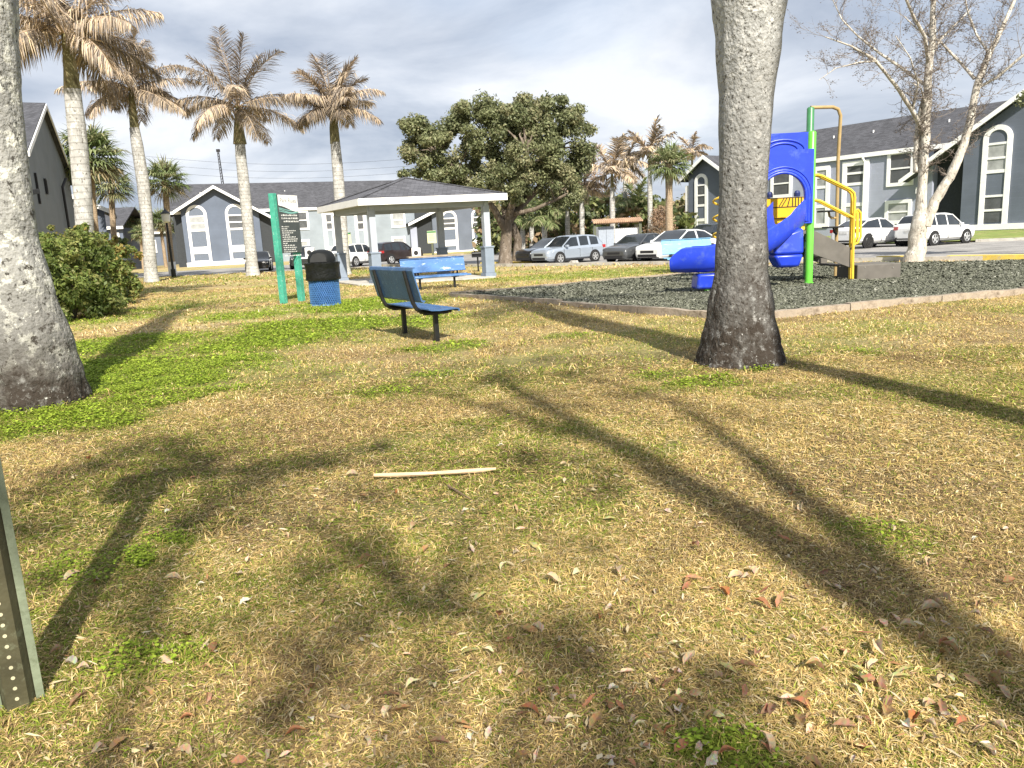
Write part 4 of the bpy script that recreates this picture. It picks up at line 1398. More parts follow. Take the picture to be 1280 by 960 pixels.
# white boxes with a round black opening, on short posts
def station(px, py, Y, lab):
    c = P(px, py, Y)
    t = thing('litter_station', lab, 'bin', (c.x, c.y, 0))
    h = .23 * Y / 40 * 1.0
    mb = MB(); mb.box(-h, h, -h * .7, h * .7, c.z - h * 1.1, c.z + h * 1.1); bo = mb.build('box', M['white'], t, bevel=.03)
    mb = MB(); mb.prism([(h * .52 * math.cos(q * math.pi / 10), h * .52 * math.sin(q * math.pi / 10)) for q in range(20)], (0, -h * .7 - .002, c.z), (1, 0, 0), (0, 0, 1), .012); mb.build('opening', M['trim_black'], bo)
    mb = MB(); mb.box(-.07, .07, -.07, .07, -.05, c.z - h * 1.1); mb.build('post', M['black_metal'], t)


station(387.5, 315.5, 34, 'white box with a round black opening behind the domed rubbish bin')
station(520.5, 316, 38, 'white box with a round black opening beyond the scuffed blue bench')
# ------------------------------------------------------------------ plants
DEAD = [(.50, .39, .275), (.42, .33, .24), (.29, .245, .2), (.58, .47, .32), (.21, .185, .165), (.46, .39, .31)]
GREENP = [(.19, .24, .10), (.24, .285, .125), (.15, .20, .075), (.29, .32, .16), (.35, .34, .19)]


def jit(c, a=.15):
    k = 1 + random.uniform(-a, a)
    return tuple(min(1, x * k) for x in c)


def leaflet(mb, p0, d, ln, w_, hang, col):
    side = d.cross(V((0, 0, 1)))
    if side.length < .05: side = V((1, 0, 0))
    side = (side.normalized() + V((random.uniform(-.5, .5), random.uniform(-.5, .5), random.uniform(-.5, .5)))).normalized() * (w_ / 2)
    p1 = p0 + d * (ln * .5)
    d2 = (d * (1 - hang) + V((0, 0, -1)) * hang).normalized()
    p2 = p1 + d2 * (ln * .5)
    mb.cur = col
    mb.add([p0 - side * .6, p0 + side * .6, p1 - side, p1 + side, p2], [(0, 1, 3, 2), (2, 3, 4)])


def frond(mb, base, az, el, L_, droop, ll, hang, pal, n=46, w_=.035, rr=.03):
    pts, tans = [], []
    p = V(base); steps = 14
    swing = random.uniform(-.25, .25)
    tone = random.choice((.6, .8, .95, 1.05, 1.2)) if pal is DEAD else random.uniform(.8, 1.15)
    for i in range(steps + 1):
        t = i / steps
        e_ = el - droop * t ** 1.3
        a = az + swing * t
        d = V((math.cos(a) * math.cos(e_), math.sin(a) * math.cos(e_), math.sin(e_)))
        pts.append(p.copy()); tans.append(d)
        p = p + d * (L_ / steps)
    mb.cur = jit(pal[0])
    mb.tube(pts, [rr * (1 - .85 * i / steps) + .004 for i in range(steps + 1)], 5)
    for k in range(n):
        t = .12 + .88 * (k + random.random()) / n
        f = min(steps - 1e-3, t * steps); i = int(f); fr = f - i
        q = pts[i].lerp(pts[i + 1], fr); d = tans[i]
        lat = d.cross(V((0, 0, 1)))
        if lat.length < .05: lat = V((math.sin(az), -math.cos(az), 0))
        lat.normalize(); up = lat.cross(d)
        for s in (-1, 1):
            ang = random.uniform(.15, .75)
            dd = (lat * s * math.cos(ang * .6) + d * (.45 + .5 * t) + up * random.uniform(-.45, .55) + V((0, 0, -hang * random.uniform(.3, 1.3)))).normalized()
            ln = ll * math.sin(math.pi * min(.97, .14 + .80 * t)) ** .7 * random.uniform(.7, 1.15)
            leaflet(mb, q, dd, ln, w_, hang * random.uniform(.5, 1.0), jit(tuple(v * tone for v in random.choice(pal)), .22))


def royal(label, base, prof, crown, L_, nf, seed, trunk_mat, pal=DEAD, ll=.55, hang=.5, shaft=None, group=None, nl=46, name='royal_palm', w_=.035, rings_n=14, cat='palm tree', low=0):
    """prof: (point, radius) up the trunk; crown: where the fronds start; shaft: (top, bottom radius, points) of the crownshaft"""
    random.seed(seed)
    t = thing(name, label, cat, base, 0, group)
    b = V(base)
    mb = MB()
    P_ = [V(p) - b for p, r_ in prof]; R_ = [r_ for p, r_ in prof]
    pp, rr = [], []
    for i in range(len(P_) - 1):
        nk = 6 if rings_n < 30 else 20
        for k in range(nk):
            f = k / nk; f2 = f * f * (3 - 2 * f)
            pp.append(P_[i].lerp(P_[i + 1], f)); rr.append(R_[i] * (1 - f2) + R_[i + 1] * f2)
    pp.append(P_[-1]); rr.append(R_[-1])
    mb.tube(pp, rr, rings_n, jitter=.018 if rings_n < 30 else 0)
    if rings_n >= 30:          # close to the viewer: bulges, fissures and an uneven flared foot
        va = np.array([tuple(q) for q in mb.v]); cp = np.array([tuple(q) for q in pp])
        k = np.repeat(np.arange(len(pp)), rings_n); th = np.tile(np.arange(rings_n) * 2 * math.pi / rings_n, len(pp))
        rad = va - cp[k]; z = va[:, 2]
        cx_, sx_ = np.cos(th) * 2.2, np.sin(th) * 2.2
        dsp = .10 * (fbm(cx_ * 1.1 + 20 + z * .7, sx_ * 1.1 + 20 + z * .4, 3) - .5) + .05 * (fbm(cx_ * 5 + 30, sx_ * 5 + z * 3 + 30, 3) - .5) + .035 * (fbm(cx_ * 14 + 50 + z, sx_ * 14 + z * 11 + 30, 2) - .5)
        foot = np.clip(1 - z / .45, 0, 1) ** 1.5
        dsp = dsp + foot * (.30 * (fbm(cx_ * 2.2 + 70, sx_ * 2.2 + 10, 3) - .42))
        mb.v = [tuple(q) for q in va + rad * dsp[:, None]]
    mb.build('trunk', trunk_mat, t, smooth=True, angle=80)
    if shaft:
        mb = MB(); mb.tube([V(p) - b for p, r_ in shaft], [r_ for p, r_ in shaft], 12, jitter=.04)
        mb.build('crownshaft', M['crownshaft'], t, smooth=True, angle=70)
    c = V(crown) - b
    for k in range(nf):
        f = k / max(1, nf - 1)
        el = math.radians(80 - (88 + low) * f ** .9 + random.uniform(-10, 10))
        az = k * 2.399 + random.uniform(-.3, .3)
        mb = MB()
        frond(mb, c + V((math.cos(az), math.sin(az), 0)) * .05, az, el, L_ * random.uniform(.85, 1.1), random.uniform(.55, 1.15) * (1 if el < 1 else .5), ll * random.uniform(.85, 1.1), hang * (1 if el < .9 else .35), pal, nl, w_)
        mb.build('frond', M['dead_frond'] if pal is DEAD else M['foliage'], t, col=True)
    return t


def pixprof(lst, Y):
    return [(P(px, py, Y), hw * Y / FPX) for px, py, hw in lst]


# the two thick trunks close by; their crowns are above the picture
def near_palm(label, lst, Y, top, seed, trunk_mat, lean=(0, 0)):
    base = P(lst[0][0], lst[0][1], Y); base.z = 0
    prof = pixprof(lst, Y)
    prof[0] = (V((base.x, base.y, -.05)), prof[0][1])
    lastp = prof[-1][0]
    prof += [(lastp + V((lean[0] * .3, lean[1] * .3, 1.2)), prof[-1][1] * .97), (V((lastp.x + lean[0], lastp.y + lean[1], top - 1.6)), .2)]
    tp = V((lastp.x + lean[0], lastp.y + lean[1], top))
    return royal(label, (base.x, base.y, 0), prof, tp, 3.1, 13, seed, trunk_mat, shaft=[(prof[-1][0], .2), (prof[-1][0] + V((0, 0, .5)), .19), (tp, .09)], group=None, rings_n=72, ll=.6, nl=40)


Yr = G(925, 452).y
near_palm('thick grey bottle shaped palm trunk with a dark stained foot before the playground', [(925, 452, 56), (925.5, 447, 53), (926, 425, 48), (926, 390, 41), (926.5, 335, 32), (928.5, 250, 28), (932, 130, 30.5), (935.5, 50, 37), (937, -10, 43)], Yr, 10.6, 3, M['palm_near'], (.1, 0))
Yl = G(45, 502).y
near_palm('thick pale lichen spotted palm trunk at the left edge in the green clover', [(44, 504, 64), (44, 496, 60), (42, 470, 55), (37, 433, 50), (24, 367, 39), (8, 300, 34), (-5, 200, 33), (-15, 140, 35), (-28, 60, 40), (-38, -5, 46)], Yl, 10.4, 4, M['palm_left'], (-.3, .1))

# dead royal palms in the distance
# A, beside the hedge
bA = V((P(112, 330, 23.0).x, 23.0, 0))
cA = P(80, 42, 23)
royal('tallest dead royal palm, its brown crown touching the top edge above the hedge', bA, [(bA + V((0, 0, -.1)), .33), (P(108, 330, 23), .25), (P(104, 250, 23), .25), (P(97, 170, 23), .25), (P(91, 118, 23), .225), (P(90, 112, 23), .24)], cA, 2.85, 20, 12, M['palm_grey'], shaft=[(P(90.5, 112, 23), .225), (P(88, 85, 23), .18), (P(85, 62, 23), .14), (cA, .08)], group='dead royal palms', ll=.95, hang=.8, nl=130, w_=.03, low=5)
Yb = 42.0
bB = V((P(189, 347, Yb).x, Yb, 0)); cB = P(164, 112, Yb)
royal('leaning dead royal palm to the right of the hedge with a tangled brown crown', bB, [(bB + V((0, 0, -.1)), .42), (P(188, 335, Yb), .34), (P(185, 290, Yb), .30), (P(179, 230, Yb), .32), (P(172, 185, Yb), .30), (P(168, 160, Yb), .25)], cB, 3.3, 22, 13, M['palm_grey'], shaft=[(P(168.5, 162, Yb), .24), (P(166, 140, Yb), .2), (cB, .1)], group='dead royal palms', ll=1.1, hang=.75, nl=110, w_=.042, low=12)
Yc = 44.0
bC = V((P(316, 341, Yc).x, Yc, 0)); cC = P(297, 133, Yc)
royal('dead royal palm in front of the slate gable with arched windows, star shaped brown crown', bC, [(bC + V((0, 0, -.1)), .42), (P(315, 330, Yc), .33), (P(311, 290, Yc), .31), (P(306, 240, Yc), .31), (P(301, 195, Yc), .29), (P(300, 178, Yc), .27)], cC, 3.7, 20, 14, M['palm_grey'], shaft=[(P(300, 180, Yc), .36), (P(299, 170, Yc), .3), (P(298, 155, Yc), .24), (cC, .12)], group='dead royal palms', ll=1.15, hang=.68, nl=115, w_=.042, low=8)
Yd = 37.5
bD = V((P(431, 346, Yd).x, Yd, 0)); cD = P(416, 135, Yd)
royal('dead royal palm directly behind the pavilion roof with a short dense brown crown', bD, [(bD + V((0, 0, -.1)), .36), (P(430, 330, Yd), .27), (P(426, 265, Yd), .27), (P(422, 210, Yd), .26), (P(419, 178, Yd), .23)], cD, 2.5, 24, 15, M['palm_grey'], shaft=[(P(419, 180, Yd), .23), (P(417.5, 160, Yd), .21), (cD, .1)], group='dead royal palms', ll=.95, hang=.68, nl=105, w_=.038)


def sabal(label, px, py, Y, cr, pybase=None, seed=1, trunk_r=.2, group='cabbage palms', nleaf=62, white_foot=False, base_px=None):
    """cabbage palm: crown centre at (px, py) of the photo, cr its radius in metres"""
    random.seed(seed)
    c = P(px, py, Y)
    bx = P(base_px if base_px else px + 3, 320, Y).x
    t = thing('cabbage_palm', label, 'palm tree', (bx, Y, 0), 0, group)
    c = V((c.x - bx, 0, c.z))
    mb = MB(); mb.tube([(0, 0, -.1), (c.x * .2, 0, c.z * .3), (c.x * .6, 0, c.z * .7), (c.x, 0, c.z)], [trunk_r * 1.15, trunk_r, trunk_r * .95, trunk_r * 1.1], 10, jitter=.08)
    mb.build('trunk', M['sabal_bark'], t, smooth=True)
    if white_foot:
        mb = MB(); mb.tube([(0, 0, 0), (c.x * .03, 0, .95)], trunk_r * 1.28, 12); mb.build('white_painted_foot', M['white'], t, smooth=True)
    mb = MB()
    for k in range(nleaf):
        az = k * 2.399 + random.uniform(-.2, .2)
        el = math.radians(80 - 125 * (k / nleaf) ** .8 + random.uniform(-10, 10))
        d = V((math.cos(az) * math.cos(el), math.sin(az) * math.cos(el), math.sin(el)))
        pl = cr * random.uniform(.42, .6)
        h = c + d * pl - V((0, 0, .08 * pl))
        g = random.choice(GREENP if el > -.45 else [(.34, .28, .16), (.22, .23, .11), (.17, .2, .08)])
        mb.cur = jit((.14, .16, .06)); mb.tube([c, h], .018, 4, caps=False)
        lat = d.cross(V((0, 0, 1)))
        if lat.length < .1: lat = V((1, 0, 0))
        lat.normalize(); up = lat.cross(d)
        nf = 17
        for q in range(nf):
            a = math.radians(-115 + 230 * q / (nf - 1))
            dd = (d * math.cos(a) + lat * math.sin(a) + up * (.25 * abs(math.sin(a)) + random.uniform(-.1, .1))).normalized()
            leaflet(mb, h, dd, cr * random.uniform(.5, .66) * (1 - .25 * abs(a) / 2), .05 * cr / 1.1, random.uniform(.25, .6), jit(g, .2))
    mb.build('crown', M['foliage'], t, col=True)
    return t


sabal('full green cabbage palm right behind the tall grey palm trunk at the left', 112, 196, 48, 2.35, seed=21, base_px=121, nleaf=80)
sabal('lower green cabbage palm leaning right of the first one above the hedge', 139, 232, 55, 1.75, seed=22, base_px=143)
sabal('slim cabbage palm with a white painted foot beside the street lamp', 206, 226, 52, 1.75, seed=23, base_px=213, white_foot=True, trunk_r=.2)
sabal('distant small cabbage palm left of the leaning dead palm trunk', 166, 276, 92, 2.0, seed=24, base_px=170)
sabal('distant cabbage palm half hidden behind the street lamp', 200, 278, 95, 2.0, seed=25, base_px=206)
sabal('distant shaggy cabbage palm low beside the leaning dead palm trunk', 176, 292, 85, 1.3, seed=26, base_px=178)
sabal('green cabbage palm with a shaggy trunk in front of the dark gable beyond the cars', 836, 205, 53, 1.7, seed=27, base_px=837, trunk_r=.25, nleaf=64)


# ------------------------------------------------------------------ leaf clouds
def cloud(name, centers, radii, per, size, pal, parent=None, mtl=None, seed=1, flat=.75, asp=.55, shell=.5):
    rs = np.random.RandomState(seed)
    C_ = np.repeat(np.array(centers, float), per, 0); R_ = np.repeat(np.array(radii, float), per)
    n = len(C_)
    d = rs.normal(size=(n, 3)); d /= np.linalg.norm(d, axis=1)[:, None]
    r_ = R_ * (shell + (1 - shell) * rs.rand(n)) ** 1.0 * rs.rand(n) ** .25
    p = C_ + d * r_[:, None] * np.array([1, 1, flat])
    nrm = d + rs.normal(size=(n, 3)) * .8 + np.array([0, 0, .35]); nrm /= np.linalg.norm(nrm, axis=1)[:, None]
    u = np.cross(nrm, rs.normal(size=(n, 3))); u /= np.linalg.norm(u, axis=1)[:, None]
    v_ = np.cross(nrm, u)
    s = size * (.6 + .8 * rs.rand(n))
    u = u * s[:, None]; v_ = v_ * (s * asp)[:, None]
    verts = np.stack([p - u, p - v_ * 1.0 + u * .15, p + u, p + v_ + u * .15], 1)
    base = (np.arange(n) * 4)[:, None]
    tr = np.concatenate([base + np.array([[0, 1, 2]]), base + np.array([[0, 2, 3]])], 1).reshape(-1, 3)
    pal = np.array(pal)
    kc = rs.randint(len(pal), size=len(centers))
    kk = np.where(rs.rand(n) < .6, np.repeat(kc, per), rs.randint(len(pal), size=n))
    c = pal[kk] * (.75 + .5 * rs.rand(n))[:, None]
    return npmesh(name, verts.reshape(-1, 3), tr, np.repeat(c[:, None, :], 4, 1).reshape(-1, 3), mtl or M['foliage'], parent)


OAKP = [(.17, .195, .095), (.215, .235, .115), (.25, .265, .135), (.14, .16, .075), (.29, .28, .155)]


def oak(label, base, lobes, Y, limbs, seed, nclus, per, size, rad, pal=OAKP, thick=.8, tr=.5, name='oak_tree'):
    """lobes: (px, py, rx, ry) in the photo; limbs: lists of (px, py, dy, radius)"""
    rs = random.Random(seed)
    t = thing(name, label, 'tree', base)
    b = V(base)
    cen, rd = [], []
    wts = [l[2] * l[3] for l in lobes]
    while len(cen) < nclus:
        l = rs.choices(lobes, wts)[0]
        a, r_ = rs.random() * 6.283, rs.random() ** .5
        px, py = l[0] + math.cos(a) * r_ * l[2], l[1] + math.sin(a) * r_ * l[3]
        rw = l[2] * Y / FPX
        off = rs.uniform(-1, 1) * math.sqrt(max(0, 1 - r_ * r_ * .8)) * rw * thick
        q = P(px, py, Y) + V((0, off, 0)) - b
        cen.append(q); rd.append(rad * rs.uniform(.6, 1.25))
    mb = MB(); lp = []
    for lm in limbs:
        pts = [P(px, py, Y) + V((0, dy_, 0)) - b for px, py, dy_, r_ in lm]
        if lm is limbs[0]: pts[0] = V((pts[0].x, 0, -.1))
        mb.tube(pts, [r_ for *_, r_ in lm], 10, jitter=.06)
        for i in range(len(pts) - 1):
            for f in (0, .33, .66): lp.append((pts[i].lerp(pts[i + 1], f), lm[i][3] * (1 - f) + lm[i + 1][3] * f))
    lp2 = lp[4:]
    for c in rs.sample(cen, min(len(cen), 90)):
        q, r_ = min(lp2, key=lambda k: (k[0] - c).length + (2 if k[0].z > c.z + .5 else 0))
        md = q.lerp(c, .5) + V((rs.uniform(-.3, .3), rs.uniform(-.3, .3), rs.uniform(-.1, .4)))
        r0 = min(r_ * .6, .03 + .022 * (c - q).length)
        mb.tube([q, md, c], [r0, r0 * .7, r0 * .25], 6)
    mb.build('trunk', M['oak_bark'], t, smooth=True, angle=80)
    cloud('crown', cen, rd, per, size, pal, t, seed=seed, flat=.8)
    return t


Yo = G(632, 331).y
oak('large spreading dark green oak behind the pavilion beside the parked cars', (P(632, 331, Yo).x, Yo, 0),
    [(555, 190, 48, 42), (600, 165, 55, 34), (650, 180, 60, 50), (695, 172, 42, 50), (640, 222, 75, 30), (535, 212, 32, 24), (700, 228, 36, 26), (680, 148, 45, 28), (720, 190, 18, 34), (585, 235, 45, 20), (520, 170, 20, 20), (600, 142, 35, 16)], Yo,
    [[(632, 333, 0, .45), (632, 318, 0, .33), (633, 295, 0, .29), (634, 275, 0, .27)], [(633, 290, 0, .22), (618, 262, -.3, .18), (592, 232, -.4, .14), (562, 205, -.4, .09), (540, 190, -.4, .05)], [(634, 280, 0, .22), (650, 258, .3, .19), (676, 232, .6, .18), (694, 195, .8, .12), (700, 160, .8, .06)],
     [(634, 278, 0, .27), (630, 245, .8, .2), (622, 205, 1.4, .14), (612, 170, 1.5, .07)], [(640, 268, 0, .15), (668, 262, -.6, .11), (705, 245, -1.0, .06)], [(634, 276, 0, .22), (652, 220, -1.2, .15), (660, 180, -1.6, .08)], [(645, 333, .8, .28), (648, 300, .8, .22), (640, 280, .3, .2)]],
    5, 340, 330, .075, .6)

# the sprig of a tree that reaches into the picture at the right edge
Ye = 24.0
oak('green leafy branch of a tree reaching in at the right edge over the dark gable', (P(1345, 305, Ye).x, Ye, 0), [(1345, 55, 40, 60), (1283, 122, 13, 17), (1355, 110, 50, 45), (1302, 118, 14, 18)], Ye,
    [[(1345, 310, 0, .25), (1345, 240, 0, .2), (1338, 160, 0, .16)], [(1338, 160, 0, .14), (1310, 120, 0, .08), (1282, 112, 0, .03)], [(1338, 160, 0, .14), (1340, 90, 0, .1), (1345, 40, 0, .04)]], 6, 95, 150, .055, .36)


# ------------------------------------------------------------------ the bare pale tree by the kerb
def bare_tree(label, base, Y, stems, seed, twig_len, levels, barkm, nt_=4.0, bud=True, name='bare_tree', twig_r=.011, buds=.024, twigm=None):
    rs = random.Random(seed)
    t = thing(name, label, 'tree', base)
    b = V(base)
    mb = MB(); tw = MB(); bd = MB(); bd.cur = (.10, .075, .055)
    first = True
    sites = []
    for st in stems:
        pts = [P(px, py, Y) + V((0, dy_, 0)) - b for px, py, hw, dy_ in st]
        if first: pts[0] = V((pts[0].x, 0, -.15)); first = False
        rr = [hw * .66 * Y / FPX for px, py, hw, dy_ in st]
        pp, r2 = [], []
        for i in range(len(pts) - 1):
            for k in range(4):
                f = k / 4
                o = V((rs.uniform(-1, 1), rs.uniform(-1, 1), 0)) * rr[i] * .12 if k else V()
                pp.append(pts[i].lerp(pts[i + 1], f) + o); r2.append(rr[i] * (1 - f) + rr[i + 1] * f)
        pp.append(pts[-1]); r2.append(rr[-1])
        mb.tube(pp, r2, 10, jitter=.09)
        for i in range(len(pp) - 1):
            if r2[i] < .17 * Y / 23 and pp[i].z > 2.5: sites.append((pp[i], (pp[i + 1] - pp[i]).normalized(), r2[i], (pp[i + 1] - pp[i]).length))

    def twig(p, d, ln, r_, lv):
        pts = [p]; q = p.copy(); dd = d.copy(); n_ = 4
        for i in range(n_):
            dd = (dd + V((rs.gauss(0, .2), rs.gauss(0, .2), rs.gauss(.03, .16)))).normalized()
            q = q + dd * (ln / n_); pts.append(q.copy())
        tw.tube(pts, [r_ * (1 - .65 * i / n_) for i in range(n_ + 1)], 4 if lv else 3, caps=False)
        if lv > 0:
            for i in range(1, n_ + 1):
                for _ in range(rs.choice((1, 1, 2))):
                    nd = (dd + V((rs.gauss(0, .75), rs.gauss(0, .75), rs.gauss(0.1, .6)))).normalized()
                    twig(pts[i], nd, ln * rs.uniform(.4, .65), r_ * .55, lv - 1)
        elif bud:
            for i in (2, 3, 4):
                if rs.random() < .33:
                    s = buds * rs.uniform(.5, 1.2); c = pts[i] + V((rs.gauss(0, .02), rs.gauss(0, .02), -s))
                    bd.add([c + V((-s, 0, 0)), c + V((0, -s, -s * .4)), c + V((s, 0, s * .2)), c + V((0, s, s))], [(0, 1, 2, 3)])
    for p, d, r_, sl_ in sites:
        for _ in range(max(1, int(sl_ * nt_ + rs.random()))):
            nd = (d * .5 + V((rs.gauss(0, .8), rs.gauss(0, .8), rs.gauss(.25, .5)))).normalized()
            twig(p, nd, twig_len * rs.uniform(.5, 1.1), twig_r * min(1.5, .65 + r_ * 11), levels)
    mb.build('trunk', barkm, t, smooth=True, angle=80)
    tw.build('twigs', twigm or M['twig_pale'], t)
    if bud and bd.v: bd.build('withered_leaves', M['foliage'], t, col=True)
    return t


Yt = G(1143, 327).y
bare_tree('bare pale barked tree with two forking stems in front of the white cars', (P(1143, 327, Yt).x, Yt, 0), Yt, [
    [(1143, 328, 22, 0), (1144, 318, 17, 0), (1147, 298, 15, 0), (1150, 276, 14.5, 0), (1152, 262, 10, 0), (1153, 230, 8, 0), (1156, 185, 7.5, 0), (1159, 130, 7, 0), (1161, 85, 6.5, 0), (1166, 45, 5.4, 0), (1171, 5, 4.5, .2), (1178, -70, 2.5, .3)],
    [(1155, 283, 9, -.1), (1166, 252, 9, -.1), (1183, 222, 8.2, -.2), (1198, 182, 7, -.3), (1207, 145, 6.5, -.3), (1214, 108, 6, -.3), (1230, 72, 4.8, -.2), (1252, 36, 3.8, 0), (1275, -5, 2.8, .2), (1300, -60, 1.5, .4)],
    [(1148, 215, 5, .15), (1150, 190, 6, .2), (1153, 150, 5, .2), (1158, 118, 4, .1)],
    [(1215, 112, 3, -.3), (1230, 102, 2.6, -.6), (1250, 80, 2.2, -1), (1290, 58, 1.5, -1.3)],
    [(1213, 100, 3, -.2), (1207, 78, 2.4, .2), (1186, 46, 2, .5), (1165, 28, 1.4, .8), (1150, 10, .8, .9)],
    [(1154, 165, 4.6, 0), (1130, 138, 3.8, -.4), (1102, 112, 3.1, -.8), (1070, 86, 2.4, -1.2), (1038, 72, 1.6, -1.4), (1005, 62, .8, -1.5)],
    [(1072, 88, 1.6, -1.2), (1050, 90, 1.2, -1.3), (1020, 98, .8, -1.4), (1000, 112, .5, -1.4)],
    [(1159, 108, 3.2, 0), (1140, 82, 2.8, .5), (1118, 58, 2.2, .9), (1095, 32, 1.6, 1.2), (1078, 8, 1, 1.4), (1065, -20, .7, 1.4)],
    [(1161, 80, 3.4, 0), (1145, 52, 2.9, -.5), (1120, 27, 2.3, -.9), (1098, -5, 1.6, -1.2), (1080, -40, 1, -1.2)],
    [(1162, 72, 3, 0), (1184, 46, 2.4, .4), (1210, 24, 1.8, .7), (1238, 0, 1.2, 1)],
    [(1156, 128, 1.8, 0), (1140, 114, 1.3, -.5), (1122, 108, .8, -.7)],
    [(1232, 70, 2.4, -.2), (1228, 40, 1.9, .3), (1222, 8, 1.4, .5), (1215, -30, .9, .5)],
    [(1132, 140, 2, -.4), (1128, 112, 1.5, -.9), (1112, 84, 1, -1.2), (1090, 60, .6, -1.4)]], 8, .85, 2, M['bare_bark'], nt_=2.1, twigm=mat('dark_twig', (.21, .18, .155), .9))

# ------------------------------------------------------------------ hedge at the left
HEDP = [(.14, .195, .045), (.18, .235, .06), (.11, .15, .04), (.22, .265, .07), (.27, .28, .09)]


def shrub(label, c, rx, ry, h, n, per, size, seed, pal=HEDP, name='shrub', group=None):
    rs = random.Random(seed)
    t = thing(name, label, 'shrub', c, 0, group)
    cen, rd = [], []
    for _ in range(n):
        a, z = rs.random() * 6.283, rs.random()
        k = (1 - .55 * z ** 2.5) * (.55 + .45 * rs.random())
        cen.append((math.cos(a) * rx * k, math.sin(a) * ry * k, .12 + z * h * (.72 + .28 * rs.random()))); rd.append(.27 * rs.uniform(.7, 1.3))
    for _ in range(n // 5):
        a = rs.random() * 6.283; k = rs.random() ** .5
        cen.append((math.cos(a) * rx * k * 1.05, math.sin(a) * ry * k * 1.05, h * (1.08 - .35 * k * k) * rs.uniform(.9, 1.12))); rd.append(rs.uniform(.08, .2))
    mb = MB()
    for k in range(9):
        a = rs.random() * 6.283
        mb.tube([(math.cos(a) * .15, math.sin(a) * .15, -.05), (math.cos(a) * rx * .35, math.sin(a) * ry * .35, h * .45), (math.cos(a) * rx * .6, math.sin(a) * ry * .6, h * .85)], [.035, .025, .012], 5)
    mb.build('stems', M['oak_bark'], t)
    cloud('foliage', cen, rd, per, size, pal, t, seed=seed, flat=.9, asp=.5)
    return t


shrub('big green shrub nearest in the hedge, right beside the thick lichen spotted palm trunk', (-10.75, 18.4, 0), 1.15, 1.5, 1.8, 190, 130, .05, 31, group='hedge shrubs')
shrub('dense green shrub in the middle of the hedge with a few yellow leaves', (-12.3, 21.8, 0), 1.35, 1.8, 2.0, 210, 120, .055, 32, group='hedge shrubs', pal=HEDP + [(.30, .24, .07)])
shrub('yellowish leaved shrub at the far end of the hedge by the path', (-14.0, 25.8, 0), 1.35, 2.0, 2.05, 190, 110, .06, 33, group='hedge shrubs', pal=HEDP + [(.36, .26, .07), (.30, .24, .07)])
p = G(254, 334)
shrub('small round shrub below the left arched window of the slate gable', (p.x, 62, 0), .75, .75, 1.0, 26, 50, .11, 34, pal=[(.15, .19, .07), (.30, .30, .12), (.12, .15, .05)])

# ------------------------------------------------------------------ what grows beyond the car park
rs_ = random.Random(77)
cen, rd = [], []
for _ in range(190):
    px = rs_.uniform(600, 872)
    top = 262 + 14 * math.sin(px * .05) + 8 * math.sin(px * .13)
    if 735 < px < 812: top = 248
    py = rs_.uniform(top, 312)
    cen.append(P(px, py, rs_.uniform(66, 80))); rd.append(rs_.uniform(.8, 1.9))
for _ in range(40):
    cen.append(P(rs_.uniform(150, 226), rs_.uniform(285, 326), rs_.uniform(116, 128))); rd.append(rs_.uniform(1.2, 2.4))
tag(cloud('treeline', cen, rd, 75, .30, [(.12, .16, .055), (.18, .21, .075), (.24, .26, .10), (.29, .26, .14), (.32, .23, .14), (.09, .12, .05)], seed=9), kind='stuff')


def far_royal(px, top, Y, dead, label, L_=2.4, seed=1, nf=11, r_=.2):
    b = V((P(px, 315, Y).x, Y, 0)); c = P(px - 1, top, Y)
    royal(label, b, [(b, r_ * 1.3), (b.lerp(c, .3), r_), (b.lerp(c, .6), r_ * 1.05), (b.lerp(c, .82), r_ * .8)], c, L_, nf, seed, M['palm_grey'], pal=DEAD if dead else GREENP, ll=1.05, hang=.5, nl=40, w_=.12, shaft=[(b.lerp(c, .82), r_ * .75), (c, r_ * .4)], group='palms beyond the car park', rings_n=8)


far_royal(766, 217, 58, True, 'dead palm with a drooping rust brown crown above the white enclosure', 2.9, 41, 12)
far_royal(782, 205, 70, True, 'thin pale trunked dead palm just right of the rust brown crowned one', 2.6, 42, 9)
far_royal(813, 192, 62, True, 'tall dead palm with ragged upright fronds left of the green cabbage palm', 2.6, 43, 12)
far_royal(866, 190, 96, True, 'dead palm whose ragged crown tops the far dark gable', 2.6, 44, 12)
far_royal(728, 238, 60, True, 'palm with a pale smooth trunk right of the oak crown, behind the silver hatchback', 2.3, 45, 9)
far_royal(710, 252, 64, False, 'green palm with a dark slender trunk behind the roof of the silver hatchback', 2.0, 46, 10)
far_royal(681, 270, 60, False, 'young green palm with a yellowish trunk behind the black car', 1.9, 47, 11)
far_royal(665, 262, 66, False, 'green palm with a white trunk behind the nose of the black car', 2.0, 48, 10)
far_royal(654, 275, 62, False, 'small green palm with a thin white trunk right of the oak foot', 1.8, 49, 10)
far_royal(751, 262, 72, False, 'low green palm behind the grey gate of the enclosure', 2.2, 50, 10)
far_royal(796, 258, 68, False, 'low green palm behind the rust tiled canopy', 2.4, 51, 11)


